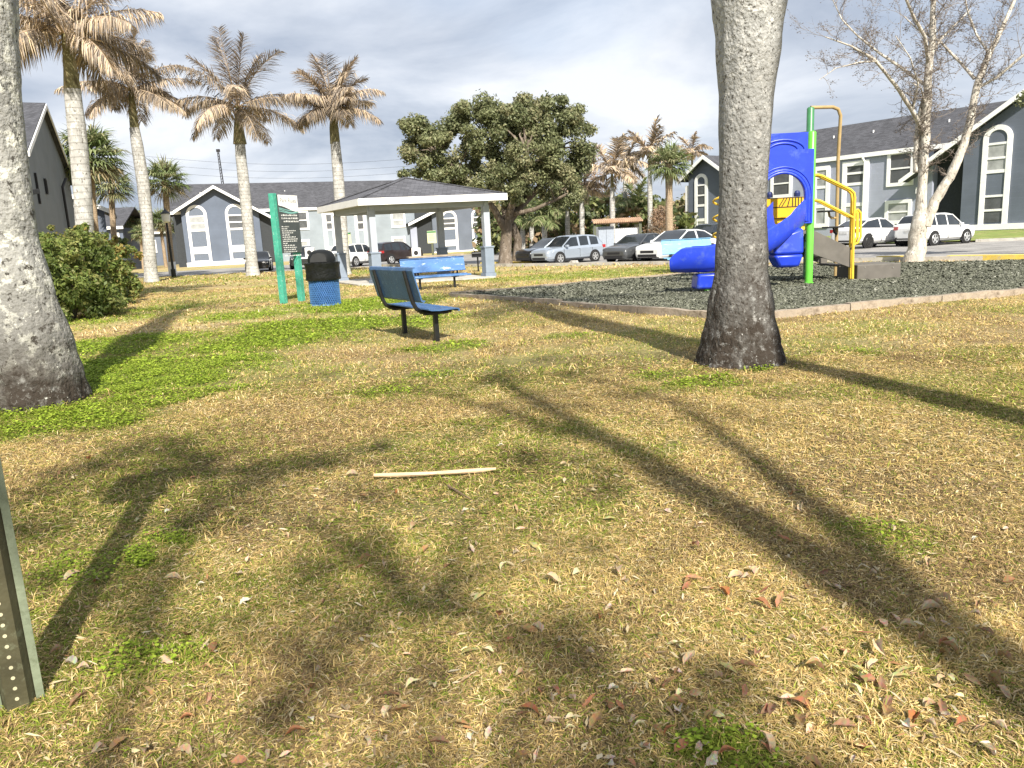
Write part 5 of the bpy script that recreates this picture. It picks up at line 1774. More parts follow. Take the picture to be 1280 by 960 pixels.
def haze_tree(label, px, top, half, Y, seed, pal):
    rs = random.Random(seed)
    b = P(px, 315, Y); b.z = 0
    t = thing('bare_cypress', label, 'tree', b)
    H = P(px, top, Y).z; wr = half * Y / FPX
    mb = MB(); mb.tube([(0, 0, -.1), (0, 0, H * .5), (.1, 0, H)], [.2, .12, .03], 7)
    for k in range(90):
        z = H * rs.uniform(.3, 1); a = rs.random() * 6.283; r_ = wr * (1.1 - z / H * .8)
        mb.tube([(0, 0, z), (math.cos(a) * r_ * .5, math.sin(a) * r_ * .5, z + r_ * .25), (math.cos(a) * r_, math.sin(a) * r_, z + r_ * .35)], [.035, .025, .012], 4, caps=False)
    mb.build('trunk', M['twig_pale'], t)
    cen = []
    for k in range(70):
        z = H * rs.uniform(.3, 1); a = rs.random() * 6.283; r_ = wr * (1.1 - z / H * .8) * rs.uniform(.3, 1)
        cen.append((math.cos(a) * r_, math.sin(a) * r_, z + r_ * .3))
    cloud('crown', cen, [.7] * len(cen), 26, .12, pal, t, seed=seed, asp=.25)


RUST = [(.34, .22, .14), (.40, .27, .18), (.28, .19, .13), (.44, .33, .24)]
haze_tree('leafless rust tinged tree right of the oak crown', 745, 195, 26, 76, 61, RUST)
haze_tree('leafless pinkish brown tree between the two pale palm trunks', 792, 192, 26, 82, 62, RUST)
haze_tree('low brown leafless tree beside the far dark gable', 826, 262, 20, 60, 63, RUST)
haze_tree('thin brown leafless tree behind the oak foot', 700, 225, 22, 84, 64, RUST)
# ------------------------------------------------------------------ lawn sign
t = thing('rules_sign', 'leaning view of a tall charcoal rules sign with white header between two teal green posts', 'sign', (-5.92, 20.0, 0), math.radians(68))
t['label'] = 'tall charcoal rules sign with a white header on two teal green posts'
HT = P(338, 242, 20).z
for x, h in ((0, HT), (.76, HT - .12)):
    mb = MB(); mb.box(x - .075, x + .075, -.075, .075, -.2, h); mb.build('post', M['green_post'], t, bevel=.008)
zb, ztp = 1.30, HT - .03
mb = MB(); mb.box(.05, .86, -.115, -.078, zb, ztp); pn = mb.build('panel', M['sign_dark'], t, bevel=.004)
hd = ztp - .30
mb = MB()
mb.prism([(.055, ztp - .004), (.055, hd + .03)] + [(.055 + .8 * k / 12, hd - .05 + .07 * math.cos(k / 12 * 3.4)) for k in range(1, 13)] + [(.855, ztp - .004)], (0, -.1172, 0), (1, 0, 0), (0, 0, 1), .004)
mb.build('header', M['sign_white'], pn)
mb = MB()
for o_, am in ((-.075, .035), (-.115, .045), (-.15, .03)):
    lp = [(.055 + .8 * k / 14, hd + o_ + am * math.cos(k / 14 * 4.2 + .6)) for k in range(15)]
    for (xa, za), (xb, zb_) in zip(lp, lp[1:]):
        mb.hexa([(xa, -.1195, za), (xb, -.1195, zb_), (xb, -.1172, zb_), (xa, -.1172, za)], [(xa, -.1195, za + .022), (xb, -.1195, zb_ + .022), (xb, -.1172, zb_ + .022), (xa, -.1172, za + .022)])
mb.build('wave', M['sign_teal'], pn)
cu = bpy.data.curves.new('lettering', 'FONT'); cu.body = 'Park Rules'; cu.size = .155; cu.extrude = .002; cu.align_x = 'CENTER'
fo = bpy.data.objects.new('lettering_source', cu); COL.objects.link(fo)
bpy.context.view_layer.update()
me = bpy.data.meshes.new_from_object(fo.evaluated_get(bpy.context.evaluated_depsgraph_get()))
bpy.data.objects.remove(fo)
me.materials.clear(); me.materials.append(M['sign_ink'])
tx = bpy.data.objects.new('lettering', me); COL.objects.link(tx); tx.parent = pn
tx.location = (.455, -.1235, ztp - .19); tx.rotation_euler = (math.pi / 2, 0, 0)
mb = MB(); rr = random.Random(3)
z = hd - .24
rows = [(.12, .72, .042), (.12, .74, .042), (.2, .62, .042), None, (.09, .32, .026), (.09, .26, .026), (.09, .58, .026), (.09, .50, .026), (.09, .34, .026), (.09, .56, .026), (.09, .62, .026), (.09, .60, .026), (.09, .22, .026), (.09, .48, .026), (.09, .56, .026), (.09, .5, .026), (.09, .56, .026), None, (.1, .72, .03)]
for rw in rows:
    if rw is None: z -= .05; continue
    a, w_, h = rw
    x = a; top_ = []
    while x < a + w_ - .03:
        q = min(rr.uniform(.03, .095), a + w_ - x)
        for k in range(max(1, int(q / .017))):
            xx = x + k * .017; hh = z + h * rr.choice((1, .75, .75, 1))
            top_ += [(xx, z + .004), (xx, hh), (xx + .012, hh), (xx + .012, z + .004)]
        x += q + .02
    mb.prism([(a, z), (top_[-1][0] + .001, z), (top_[-1][0] + .001, z + .004)] + list(reversed(top_))[:-1] + [(a, z + .004)], (0, -.1172, 0), (1, 0, 0), (0, 0, 1), .0013)
    z -= h + .028 if h < .035 else h + .036
mb.build('lettering', M['sign_text'], pn)

# ------------------------------------------------------------------ rubbish bin
p = G(407.5, 381.5)
t = thing('rubbish_bin', 'blue expanded metal rubbish bin with black liner and domed lid on the green turf', 'bin', p)
mb = MB(); mb.lathe([(.335, .03), (.345, .66)], 28); mb.build('inner_drum', mat('deep_blue_drum', (.025, .075, .20), .6, var=.3, scale=14), t, smooth=True)
mb = MB()
for s in (-1, 1):
    for k in range(44):
        a0 = 2 * math.pi * k / 44
        mb.tube([(.36 * math.cos(a0 + s * q * .16), .36 * math.sin(a0 + s * q * .16), .02 + .66 * q / 6) for q in range(7)], .0075, 3, caps=False)
for z in (.02, .67):
    mb.tube([(.365 * math.cos(q * math.pi / 16), .365 * math.sin(q * math.pi / 16), z) for q in range(33)], .016, 6, caps=False)
mb.build('mesh_basket', mat('basket_blue', (.085, .22, .48), .45, var=.2, scale=10), t)
mb = MB()
pr = [(.41, .62), (.42, .66), (.405, .8), (.415, .96), (.43, 1.0), (.43, 1.04), (.36, 1.05)]
mb.lathe(pr, 30)
mb.v = [(x * (1 + .018 * math.sin(9 * math.atan2(y, x)) * (1 if z < .95 else 0)), y * (1 + .018 * math.sin(9 * math.atan2(y, x)) * (1 if z < .95 else 0)), z) for x, y, z in mb.v]
mb.build('liner', M['bin_liner'], t, smooth=True)
mb = MB(); mb.lathe([(.33, 1.045), (.335, 1.12), (.315, 1.2), (.26, 1.28), (.17, 1.33), (.05, 1.35)], 28)
ld = mb.build('lid', M['black_plastic'], t, smooth=True)
mb = MB(); mb.prism([(-.2, 0), (.2, 0), (.19, .1), (.13, .19), (0, .225), (-.13, .19), (-.19, .1)], (0, -.345, 1.055), (1, 0, 0), (0, .22, .975), .012); mb.build('flap', mat('flap_plastic', (.018, .019, .019), .5, var=.2, spec=.25), ld)
# ------------------------------------------------------------------ benches
def bench(label, loc, rz, L_=1.8, m_=None, scuff=False, leg_x=.63, group='blue steel benches'):
    m_ = m_ or M['bench_mesh']
    t = thing('park_bench', label, 'bench', loc, rz, group)
    h = L_ / 2

    def panel(prof, th):
        mb = MB()
        n = len(prof)
        out_ = []
        for i, (y, z) in enumerate(prof):
            a = prof[max(0, i - 1)]; b = prof[min(n - 1, i + 1)]
            d = V((b[0] - a[0], b[1] - a[1], 0)).normalized()
            out_.append((y + d.y * th, z - d.x * th))
        for i in range(n - 1):
            mb.hexa([(-h, prof[i][0], prof[i][1]), (h, prof[i][0], prof[i][1]), (h, out_[i][0], out_[i][1]), (-h, out_[i][0], out_[i][1])],
                    [(-h, prof[i + 1][0], prof[i + 1][1]), (h, prof[i + 1][0], prof[i + 1][1]), (h, out_[i + 1][0], out_[i + 1][1]), (-h, out_[i + 1][0], out_[i + 1][1])])
        return mb
    mb = panel([(-.29, .405), (-.30, .43), (-.285, .452), (-.24, .46), (.0, .45), (.14, .46), (.18, .475)], .018)
    for k in range(1, 12):
        x = -h + L_ * k / 12
        mb.box(x - .006, x + .006, -.24, .14, .4585, .466)
    mb.build('seat', m_, t)
    mb = panel([(.235, .60), (.25, .585), (.27, .60), (.30, .72), (.345, .90), (.375, 1.02), (.37, 1.045), (.345, 1.05)], .018)
    for k in range(1, 12):
        x = -h + L_ * k / 12
        mb.hexa([(x - .006, .284, .62), (x + .006, .284, .62), (x + .006, .292, .62), (x - .006, .292, .62)], [(x - .006, .364, 1.0), (x + .006, .364, 1.0), (x + .006, .374, 1.0), (x - .006, .374, 1.0)])
    mb.build('backrest', m_, t)
    for s in (-1, 1):
        x = s * leg_x
        mb = MB(); mb.tube([(x, -.28, .40), (x, .08, .405), (x, .19, .42), (x, .26, .47), (x, .305, .56), (x, .34, .70), (x, .405, 1.02)], .032, 8)
        mb.build('frame', M['black_metal'], t, smooth=True)
        mb = MB(); mb.box(x - .033, x + .033, -.06, .006, -.08, .40); mb.box(x - .04, x + .04, -.22, .15, .365, .3995)
        mb.build('leg', M['black_metal'], t, bevel=.004)
    return t


bench('nearest blue steel park bench on the lawn, seen from behind on two black legs', (-1.39, 11.45, 0), math.radians(119))
b2 = bench('scuffed blue park bench in front of the pavilion, facing the camera', (-2.1, 22.9, 0), math.radians(24), 2.35, M['scuffed_blue'])
bench('faded light blue park bench between the white car and the slide', (6.22, 25.7, 0), math.radians(6), 1.75, M['faded_blue'], leg_x=.55)

b2.scale = (.87, .87, .87)
# ------------------------------------------------------------------ playground
PG = V((6.2, 17.5, 0))
t = thing('playground_structure', 'blue yellow and green playground structure with slide and grey stairs on the mulch', 'playground', PG)


DY = .37


def PP(px, py, Y):
    return P(px, py, Y + DY)


def Q(px, py, Y):
    return PP(px, py, Y) - PG


YF, YB = 16.9, 18.3
xg = G(1010, 356).x - PG.x
yF, yB = YF + DY - PG.y, YB + DY - PG.y
xl = xg - 1.22
xb0 = Q(1010.5, 250, YB).x
zt1, zt2 = PP(1014, 164, YF).z, PP(1013, 134, YB).z
for (x, y, z, mtl) in ((xg, yF, zt1, M['green_steel']), (xb0, yB, zt2, M['green_dull']), (xl, yF, zt1, M['green_steel']), (xb0 - 1.22, yB, zt2 - .5, M['green_dull'])):
    mb = MB(); mb.tube([(x, y, -.2), (x, y, z - .03), (x, y, z)], [.085, .085, .06], 16); po = mb.build('post', mtl, t, smooth=True)
    mb = MB(); mb.tube([(x, y, .02), (x, y, .06)], .11, 16); mb.build('collar', mtl, po)
# deck
mb = MB(); mb.hexa([(xl - .05, yF, 1.15), (xg + .05, yF, 1.15), (xb0 + .05, yB, 1.15), (xb0 - 1.27, yB, 1.15)], [(xl - .05, yF, 1.22), (xg + .05, yF, 1.22), (xb0 + .05, yB, 1.22), (xb0 - 1.27, yB, 1.22)]); mb.build('deck', M['grey_deck'], t, bevel=.01)
# arch panel
x0, x1 = xl - .02, xg + .005
zt, zb = PP(985, 188, YF).z, PP(1008, 279, YF).z
cx_ = PP(976, 250, YF).x - PG.x; r_ = .50
zc = PP(976, 246, YF).z
inner = [(cx_ + r_, zb)] + [(cx_ + r_ * math.cos(k * math.pi / 16), zc + r_ * math.sin(k * math.pi / 16)) for k in range(17)] + [(cx_ - r_, zb)]
outer = [(x1, zb)] + [((x1 if k < 8 else x0 if k > 8 else cx_), (zc + (zt - zc) * min(1, k / 4) if k < 8 else zc + (zt - zc) * min(1, (16 - k) / 4) if k > 8 else zt)) for k in range(17)] + [(x0, zb)]
for k in range(4, 8): outer[k + 1] = (x1 + (cx_ - x1) * (k - 4) / 4, zt)
for k in range(9, 13): outer[k + 1] = (cx_ + (x0 - cx_) * (k - 8) / 4, zt)
yy = yF - .12
mb = MB()
n = len(inner)
A = [(x, yy, z) for x, z in outer]; Bq = [(x, yy, z) for x, z in inner]
A2 = [(x, yy + .09, z) for x, z in outer]; B2 = [(x, yy + .09, z) for x, z in inner]
fs = []
for i in range(n - 1):
    fs += [(i, n + i, n + i + 1, i + 1), (2 * n + i, 2 * n + i + 1, 3 * n + i + 1, 3 * n + i), (i, i + 1, 2 * n + i + 1, 2 * n + i), (n + i, 3 * n + i, 3 * n + i + 1, n + i + 1)]
fs += [(0, 2 * n, 3 * n, n), (n - 1, 2 * n - 1, 4 * n - 1, 3 * n - 1)]
mb.add(A + Bq + A2 + B2, fs)
for rr_, th in ((r_ + .025, .035), (min(r_ + .10, x1 - cx_ - .10), .026), (x1 - cx_ - .03, .02)):
    mb.tube([(cx_ + rr_, yy, zb + .05), (cx_ + rr_, yy, zc - .1)] + [(cx_ + rr_ * math.cos(k * math.pi / 20), yy, zc + rr_ * .98 * math.sin(k * math.pi / 20)) for k in range(21)] + [(cx_ - rr_, yy, zb + .05)], th, 8)
mb.build('arch_panel', M['blue_plastic'], t, smooth=True, angle=50)
# upper panel with a raised arc, at the back
xa, za = Q(945, 168, YB).x, PP(985, 166.5, YB).z; xb_, zb2 = xb0 - .04, PP(985, 189, YB).z - .03
mb = MB(); mb.box(xa, xb_, yB - .06, yB + .02, zb2, za)
cm = xb0 - .66
for rr_ in (.52, .36):
    mb.tube([(cm + rr_ * math.cos(q * math.pi / 16), yB - .06, zb2 + .04 + rr_ * .48 * math.sin(q * math.pi / 16)) for q in range(17)], .03, 8)
mb.build('roof_panel', M['blue_plastic'], t, smooth=True, angle=50)
# yellow barrier with dark slots
xa, xb_ = Q(944, 270, YB).x, Q(1004, 270, YB).x
zt_, zl_ = PP(980, 247, YB).z, PP(980, 289, YB).z
mb = MB(); mb.box(xa, xb_, yB - .10, yB - .04, zl_, zt_); yp = mb.build('yellow_panel', M['yellow_plastic'], t, bevel=.015)
mb = MB()
zm_ = PP(980, 259, YB).z
mb.box(xa + .02, xb_ - .01, yB - .106, yB - .101, zm_ - .012, zm_ + .012); mb.box(xa + .02, xb_ - .01, yB - .106, yB - .101, zt_ - .02, zt_ - .003)
zq = PP(980, 273, YB).z
mb.box(xa + .02, xb_ - .01, yB - .106, yB - .101, zq - .01, zq + .01)
for k in range(7):
    x = Q(978 + k * 3.6, 253, YB).x
    sl = (.12 if k < 2 else .05 if k == 2 else 0)
    mb.hexa([(x - sl - .013, yB - .106, zm_ + .012), (x - sl + .013, yB - .106, zm_ + .012), (x - sl + .013, yB - .101, zm_ + .012), (x - sl - .013, yB - .101, zm_ + .012)],
            [(x - .013, yB - .106, zt_ - .02), (x + .013, yB - .106, zt_ - .02), (x + .013, yB - .101, zt_ - .02), (x - .013, yB - .101, zt_ - .02)])
mb.build('slot', M['slot'], yp)
mb = MB()
for px in (961, 995):
    c = Q(px, 243, YB); mb.lathe([(.07, -.06), (.075, .02), (.05, .07), (.01, .085)], 12, (c.x, yB - .07, zt_ + .07))
mb.build('knob', mat('navy_knob', (.02, .03, .12), .4), t)
mb = MB(); c = Q(1003, 282, YF); mb.box(c.x - .04, c.x + .04, yF - .04, yF + .04, c.z - .09, c.z + .09); mb.build('bracket', M['yellow_steel'], t)
# slide
path = [Q(985, 284, 16.8), Q(974, 293, 16.4), Q(955, 309, 16.05), Q(930, 324, 15.85), Q(908, 331, 15.8), Q(885, 335, 15.85), Q(862, 336, 16.0), Q(843, 337.5, 16.15)]
pp = []
for i in range(len(path) - 1):
    a0 = path[max(0, i - 1)]; a1 = path[i]; a2 = path[i + 1]; a3 = path[min(len(path) - 1, i + 2)]
    for k in range(4):
        u = k / 4
        pp.append(.5 * ((2 * a1) + (a2 - a0) * u + (2 * a0 - 5 * a1 + 4 * a2 - a3) * u * u + (3 * a1 - a0 - 3 * a2 + a3) * u ** 3))
pp.append(path[-1])
prof = [(-.41, .40), (-.42, .20), (-.38, .04), (-.28, -.05), (-.1, -.08), (.1, -.08), (.28, -.05), (.38, .04), (.42, .20), (.41, .40), (.37, .42), (.37, .22), (.33, .08), (.22, .0), (.08, -.03), (-.08, -.03), (-.22, .0), (-.33, .08), (-.37, .22), (-.37, .42)]
mb = MB(); vs_ = []; m_ = len(prof)
for i, p in enumerate(pp):
    d = (pp[min(len(pp) - 1, i + 1)] - pp[max(0, i - 1)])
    rg = V((d.y, -d.x, 0)).normalized()
    f = i / (len(pp) - 1)
    hs = 1.0 if f > .15 else 1.25 - f
    if f > .88: hs = 1.0 - (f - .88) / .12 * .45
    for a, b in prof:
        vs_.append(p + rg * a * .92 + V((0, 0, b * hs * (1.12 if b > .1 else 1))))
fs = []
for i in range(len(pp) - 1):
    for k in range(m_):
        fs.append((i * m_ + k, i * m_ + (k + 1) % m_, (i + 1) * m_ + (k + 1) % m_, (i + 1) * m_ + k))
fs += [tuple(range(m_)), tuple(reversed([(len(pp) - 1) * m_ + k for k in range(m_)]))]
mb.add(vs_, fs)
sld = mb.build('slide', M['blue_plastic'], t, smooth=True, angle=55)
mb = MB()
c = Q(983, 318, 16.35)
bz0, bz1 = PP(983, 334, 16.35).z, PP(983, 296, 16.35).z
mb.hexa([(c.x - .22, c.y - .2, bz0), (c.x + .22, c.y - .2, bz0), (c.x + .22, c.y + .25, bz0), (c.x - .22, c.y + .25, bz0)], [(c.x - .36, c.y - .25, bz0 + .28), (c.x + .3, c.y - .25, bz0 + .28), (c.x + .3, c.y + .3, bz0 + .28), (c.x - .36, c.y + .3, bz0 + .28)])
mb.hexa([(c.x - .36, c.y - .25, bz0 + .283), (c.x + .3, c.y - .25, bz0 + .283), (c.x + .3, c.y + .3, bz0 + .283), (c.x - .36, c.y + .3, bz0 + .283)], [(c.x - .34, c.y - .2, bz1), (c.x + .3, c.y - .2, bz1 + .18), (c.x + .3, c.y + .3, bz1 + .18), (c.x - .34, c.y + .3, bz1)])
mb.build('slide_support', M['blue_plastic'], t, bevel=.06, smooth=True, angle=60)
c = Q(884, 353, 15.75)
fz0, fz1 = PP(884, 361, 15.75).z, PP(884, 343, 15.75).z
mb = MB(); mb.hexa([(c.x - .26, c.y - .12, fz0), (c.x + .5, c.y - .12, fz0), (c.x + .5, c.y + .4, fz0), (c.x - .26, c.y + .4, fz0)], [(c.x - .22, c.y - .16, fz1 + .02), (c.x + .5, c.y - .16, fz1 + .02), (c.x + .5, c.y + .4, fz1 + .02), (c.x - .22, c.y + .4, fz1 + .02)])
mb.build('slide_foot', M['blue_plastic'], t, bevel=.05, smooth=True, angle=60)
c = Q(886, 367, 15.6); mb = MB(); mb.tube([(c.x, c.y + .15, -.1), (c.x, c.y + .15, fz0 + .05)], .06, 10); mb.build('slide_leg', M['green_steel'], t)
# grey stairs
for y in (yF + .16, yB + .05):
    off = 0
    a, b = Q(1015, 285, YF), Q(1067.5, 310, YF)
    c, d = Q(1067.5, 335, YF), Q(1015, 316, YF)
    mb = MB(); mb.hexa([(q.x, y, q.z) for q in (a, b, c, d)], [(q.x, y + .05, q.z) for q in (a, b, c, d)]); mb.build('stair_side', M['grey_deck'], t, bevel=.006)
mb = MB()
for k in range(4):
    f = (k + .5) / 4
    x = xg + .1 + .95 * f; z = 1.1 - .8 * f
    mb.box(x - .14, x + .14, yF + .215, yB + .045, z - .04, z)
mb.build('stair_tread', M['grey_deck'], t)
s0, s1 = Q(1071, 354, 17.1), Q(1125.5, 352, 17.1)
zt_ = PP(1098, 330, 17.1).z
mb = MB(); mb.box(s0.x, s1.x, 17.1 + DY - PG.y, 18.2 + DY - PG.y, -.1, zt_); st = mb.build('step_block', M['grey_deck'], t, bevel=.02)
mb = MB()
for px in (1081, 1116):
    c = Q(px, 334, 17.1); mb.lathe([(.018, -.004), (.018, .004)], 10, (c.x, 17.1 + DY - PG.y - .003, c.z))
mb.build('rivet', mat('pale_rivet', (.45, .44, .4), .5), st)
# tan loop from the tall post
b = Q(1044, 348, 18.6)
za = PP(1030, 132.5, YB).z - .02
xr = Q(1050, 140, 18.5).x
mb = MB(); mb.tube([(xb0, yB, za), (xr - .22, yB + .1, za), (xr - .07, yB + .14, za - .05), (xr, yB + .16, za - .2), (xr - .01, yB + .2, za - 1.2), (b.x, b.y, 1.0), (b.x, b.y, -.15)], .042, 10)
lp = mb.build('climbing_loop', M['gold_steel'], t, smooth=True)
for (px, py) in ((1035, 264), (1041, 284)):
    c = Q(px, py, 18.5)
    mb = MB(); mb.box(c.x - .22, c.x + .2, c.y - .2, c.y + .14, c.z - .02, c.z + .02); mb.build('foothold', M['black_plastic'], t, bevel=.012)
    mb = MB(); mb.tube([(c.x + .02, c.y, c.z - .02), (c.x + .04, c.y, c.z - .12), (c.x + .1, c.y, c.z - .17), (b.x, b.y, c.z - .17)], .03, 8); mb.build('foothold_arm', M['gold_steel'] if py < 270 else M['black_metal'], t, smooth=True)
# yellow handrails
for y, yo in ((yF + .1, 0), (yF + .24, 0)):
    Yr_ = YF
    k = y - yF
    up = [Q(1013.5, 219, Yr_), Q(1024, 218, Yr_), Q(1030, 219.5, Yr_), Q(1066, 237, Yr_), Q(1070, 241, Yr_), Q(1071, 247, Yr_), Q(1069, 300, Yr_), Q(1068, 352, Yr_)]
    mb = MB(); mb.tube([(q.x, y, max(q.z, -.1) if i < 7 else -.1) for i, q in enumerate(up)], .032, 9)
    lo_ = [Q(1013.5, 250, Yr_), Q(1022, 249.5, Yr_), Q(1028, 251, Yr_), Q(1069.5, 272, Yr_)]
    mb.tube([(q.x, y, q.z) for q in lo_], .028, 8)
    mb.build('handrail', M['yellow_steel'], t, smooth=True)
    lo_ = [Q(1070, 263, Yr_), Q(1075, 262, Yr_), Q(1078.5, 266, Yr_), Q(1078.5, 296, Yr_), Q(1075, 303, Yr_), Q(1069.5, 306, Yr_)]
    mb = MB(); mb.tube([(q.x, y, q.z) for q in lo_], .026, 8); mb.tube([(q.x - (.09 if 0 < i < 5 else 0), y, q.z) for i, q in enumerate(lo_)], .02, 6)
    mb.build('grab_handle', M['yellow_steel'], t, smooth=True)
# corkscrew climber on the far side of the thick trunk
c = Q(903, 240, 17.6)
ztop = PP(903, 186, 17.6).z
mb = MB(); mb.tube([(c.x + .55, c.y, ztop), (c.x + .1, c.y, ztop), (c.x, c.y, ztop - .1), (c.x, c.y, -.15)], .04, 10)
mb.tube([(c.x + .21 * math.cos(q * .42), c.y + .21 * math.sin(q * .42), .25 + q * .018 * 1.45) for q in range(78)], .026, 6)
mb.build('spiral_climber', M['yellow_steel'], t, smooth=True)

# ------------------------------------------------------------------ channel post in the near left corner
p = G(26, 884)
t = thing('sign_post', 'mossy steel channel post, web darkened for shade, column of holes, in the near left corner', 'post', (p.x, p.y, 0), math.radians(28))
prf = [(-.068, .0), (-.045, .0), (-.030, -.035), (.030, -.035), (.045, .0), (.068, .0), (.068, .004), (.042, .004), (.027, -.031), (-.027, -.031), (-.042, .004), (-.068, .004)]
mb = MB()
mb.hexa([(x, y, -.2) for x, y in prf], [(x, y, 2.35) for x, y in prf])
mb.slot = 1
for k in range(60):
    z = .05 + k * .036
    mb.prism([(.006 * math.cos(q * math.pi / 5), .006 * math.sin(q * math.pi / 5)) for q in range(10)], (0, -.0352, z), (1, 0, 0), (0, 0, 1), .0012)
po = mb.build('channel', [M['shade_web'], mat('light_through_hole', (.48, .45, .30), .9)], t)
mb = MB(); mb.box(.046, .069, -.0035, -.0005, -.2, 2.352); mb.box(-.069, -.046, -.0035, -.0005, -.2, 2.352)
mb.build('flange', M['flange'], t)
mb = MB(); mb.box(-.26, .10, -.044, -.037, 1.85, 2.35); mb.build('sign_plate', M['sign_white'], t)
q = G(44, 868)
mb = MB(); mb.cur = (.5, .30, .15)
mb.lathe([(.015, -.01), (.028, .01), (.022, .035), (.006, .045)], 7, (0, 0, 0))
st = mb.build('stone', mat('tan_stone', (.5, .42, .33), .85, var=.3, scale=30), None)
st.location = (q.x - .06, q.y - .01, .0); tag(st, 'small tan stone lying at the foot of the steel channel post', 'stone')

# ------------------------------------------------------------------ street lamp
p = G(217.5, 346.5)
t = thing('street_lamp', 'slim dark street lamp with a pale lantern left of the slate gable', 'street lamp', p)
zl = P(211, 262, p.y).z
mb = MB(); mb.tube([(0, 0, -.1), (0, 0, .5), (0, 0, .55), (0, 0, zl - .8)], [.16, .14, .08, .065], 12); mb.build('pole', M['black_metal'], t, smooth=True)
mb = MB(); mb.lathe([(.12, zl - .8), (.22, zl - .72), (.27, zl - .3), (.26, zl - .25)], 12); mb.build('lantern', M['sign_white'], t, smooth=True)
mb = MB(); mb.lathe([(.32, zl - .247), (.18, zl - .1), (.05, zl), (.02, zl + .1)], 12); mb.build('lantern_cap', M['black_metal'], t, smooth=True)

# ------------------------------------------------------------------ enclosure beyond the cars
p = P(771, 305, 50)
t = thing('bin_enclosure', 'white and grey walled enclosure with a rust tiled canopy beyond the parked cars', 'enclosure', (p.x, 50, 0), 0)
k = 50 / FPX
zt_, zt2_ = P(760, 283, 50).z, P(785, 284.5, 50).z
mb = MB(); mb.box(-2 * k, 28 * k, 0, .15, 0, zt2_); mb.box(28 * k - .15, 28 * k, .153, 3, 0, zt2_); mb.box(-22 * k, -22 * k + .15, .153, 3, 0, zt_); mb.build('wall', M['white'], t)
mb = MB()
for q in range(2):
    mb.box((-22 + q * 9.6) * k, (-22 + q * 9.6 + 9.3) * k, 0, .1, .1, zt_)
mb.build('gate', M['gate_grey'], t)
zc0, zc1 = P(772, 277, 50).z, P(772, 273, 50).z
for x in (-27, 28.5):
    mb = MB(); mb.box(x * k - .08, x * k + .08, -.3, -.14, 0, zc0); mb.build('post', M['olive_post'], t)
mb = MB()
for q in range(24):
    x = (-28 + 58 * q / 23) * k
    mb.tube([(x, -.5, zc0 + .0), (x, .5, zc1 - .02)], .07, 6)
mb.box(-28 * k, 30 * k, -.3, -.2, zc0 - .12, zc0 - .03)
mb.build('canopy', mat('faded_rust_tile', (.44, .29, .19), .85, var=.3, scale=3), t)


# ------------------------------------------------------------------ cars
PROF = {
    # x, z under, z belt, z top, half width (metres, nose at +x)
    'hatch': dict(L=4.35, st=[(-2.16, .42, .80, .82, .66), (-2.10, .32, .93, .98, .78), (-1.98, .28, 1.0, 1.16, .85), (-1.62, .25, 1.0, 1.46, .88), (-1.0, .22, .985, 1.535, .89), (-.2, .2, .965, 1.55, .89), (.38, .2, .945, 1.48, .89), (1.12, .2, .91, .95, .88), (1.5, .2, .88, .915, .875), (1.85, .21, .835, .86, .86), (2.05, .22, .79, .81, .82), (2.15, .25, .73, .75, .75), (2.19, .32, .64, .66, .68)], glass=(-1.62, .38, 1.12), rear=(-1.98, -1.62), pil=[-.15, -.95], axle=(-1.28, 1.32), r=.32),
    'sedan': dict(L=4.75, st=[(-2.36, .45, .84, .86, .68), (-2.28, .32, .95, .98, .80), (-1.98, .28, .99, 1.02, .86), (-1.75, .25, .985, 1.06, .88), (-1.05, .22, .97, 1.37, .90), (-.4, .2, .955, 1.44, .91), (.25, .2, .935, 1.42, .91), (1.15, .2, .90, .94, .90), (1.6, .2, .865, .90, .89), (2.05, .21, .81, .835, .865), (2.25, .22, .755, .775, .82), (2.35, .25, .69, .71, .75), (2.39, .32, .60, .62, .67)], glass=(-1.75, .25, 1.15), rear=(-1.75, -1.05), pil=[-.35], axle=(-1.42, 1.42), r=.34),
    'suv': dict(L=4.65, st=[(-2.28, .48, .92, .94, .72), (-2.24, .36, 1.05, 1.10, .84), (-2.15, .32, 1.1, 1.22, .88), (-1.85, .3, 1.1, 1.60, .90), (-1.1, .28, 1.08, 1.69, .92), (-.2, .27, 1.06, 1.70, .92), (.35, .27, 1.04, 1.63, .92), (1.1, .27, 1.01, 1.06, .91), (1.5, .27, .985, 1.03, .91), (1.95, .28, .95, .985, .89), (2.15, .29, .91, .94, .85), (2.26, .32, .84, .86, .78), (2.30, .40, .74, .76, .71)], glass=(-1.85, .35, 1.1), rear=(-2.15, -1.85), pil=[-.2, -1.15], axle=(-1.35, 1.38), r=.37),
    'fastback': dict(L=4.7, st=[(-2.32, .5, .98, 1.0, .74), (-2.26, .36, 1.1, 1.13, .86), (-2.05, .32, 1.13, 1.19, .90), (-1.3, .3, 1.11, 1.50, .92), (-.4, .28, 1.08, 1.62, .93), (.3, .27, 1.05, 1.57, .93), (1.1, .27, 1.02, 1.07, .92), (1.55, .27, .985, 1.03, .92), (2.0, .28, .94, .97, .90), (2.18, .29, .90, .93, .86), (2.29, .32, .83, .85, .79), (2.33, .40, .73, .75, .71)], glass=(-2.05, .3, 1.1), rear=(-2.05, -1.3), pil=[-.3], axle=(-1.4, 1.42), r=.38)}


def paint(name, col, metal=.3):
    return mat(name, col, .28, metal, .04, 2.0, spec=.5, coat=.8)


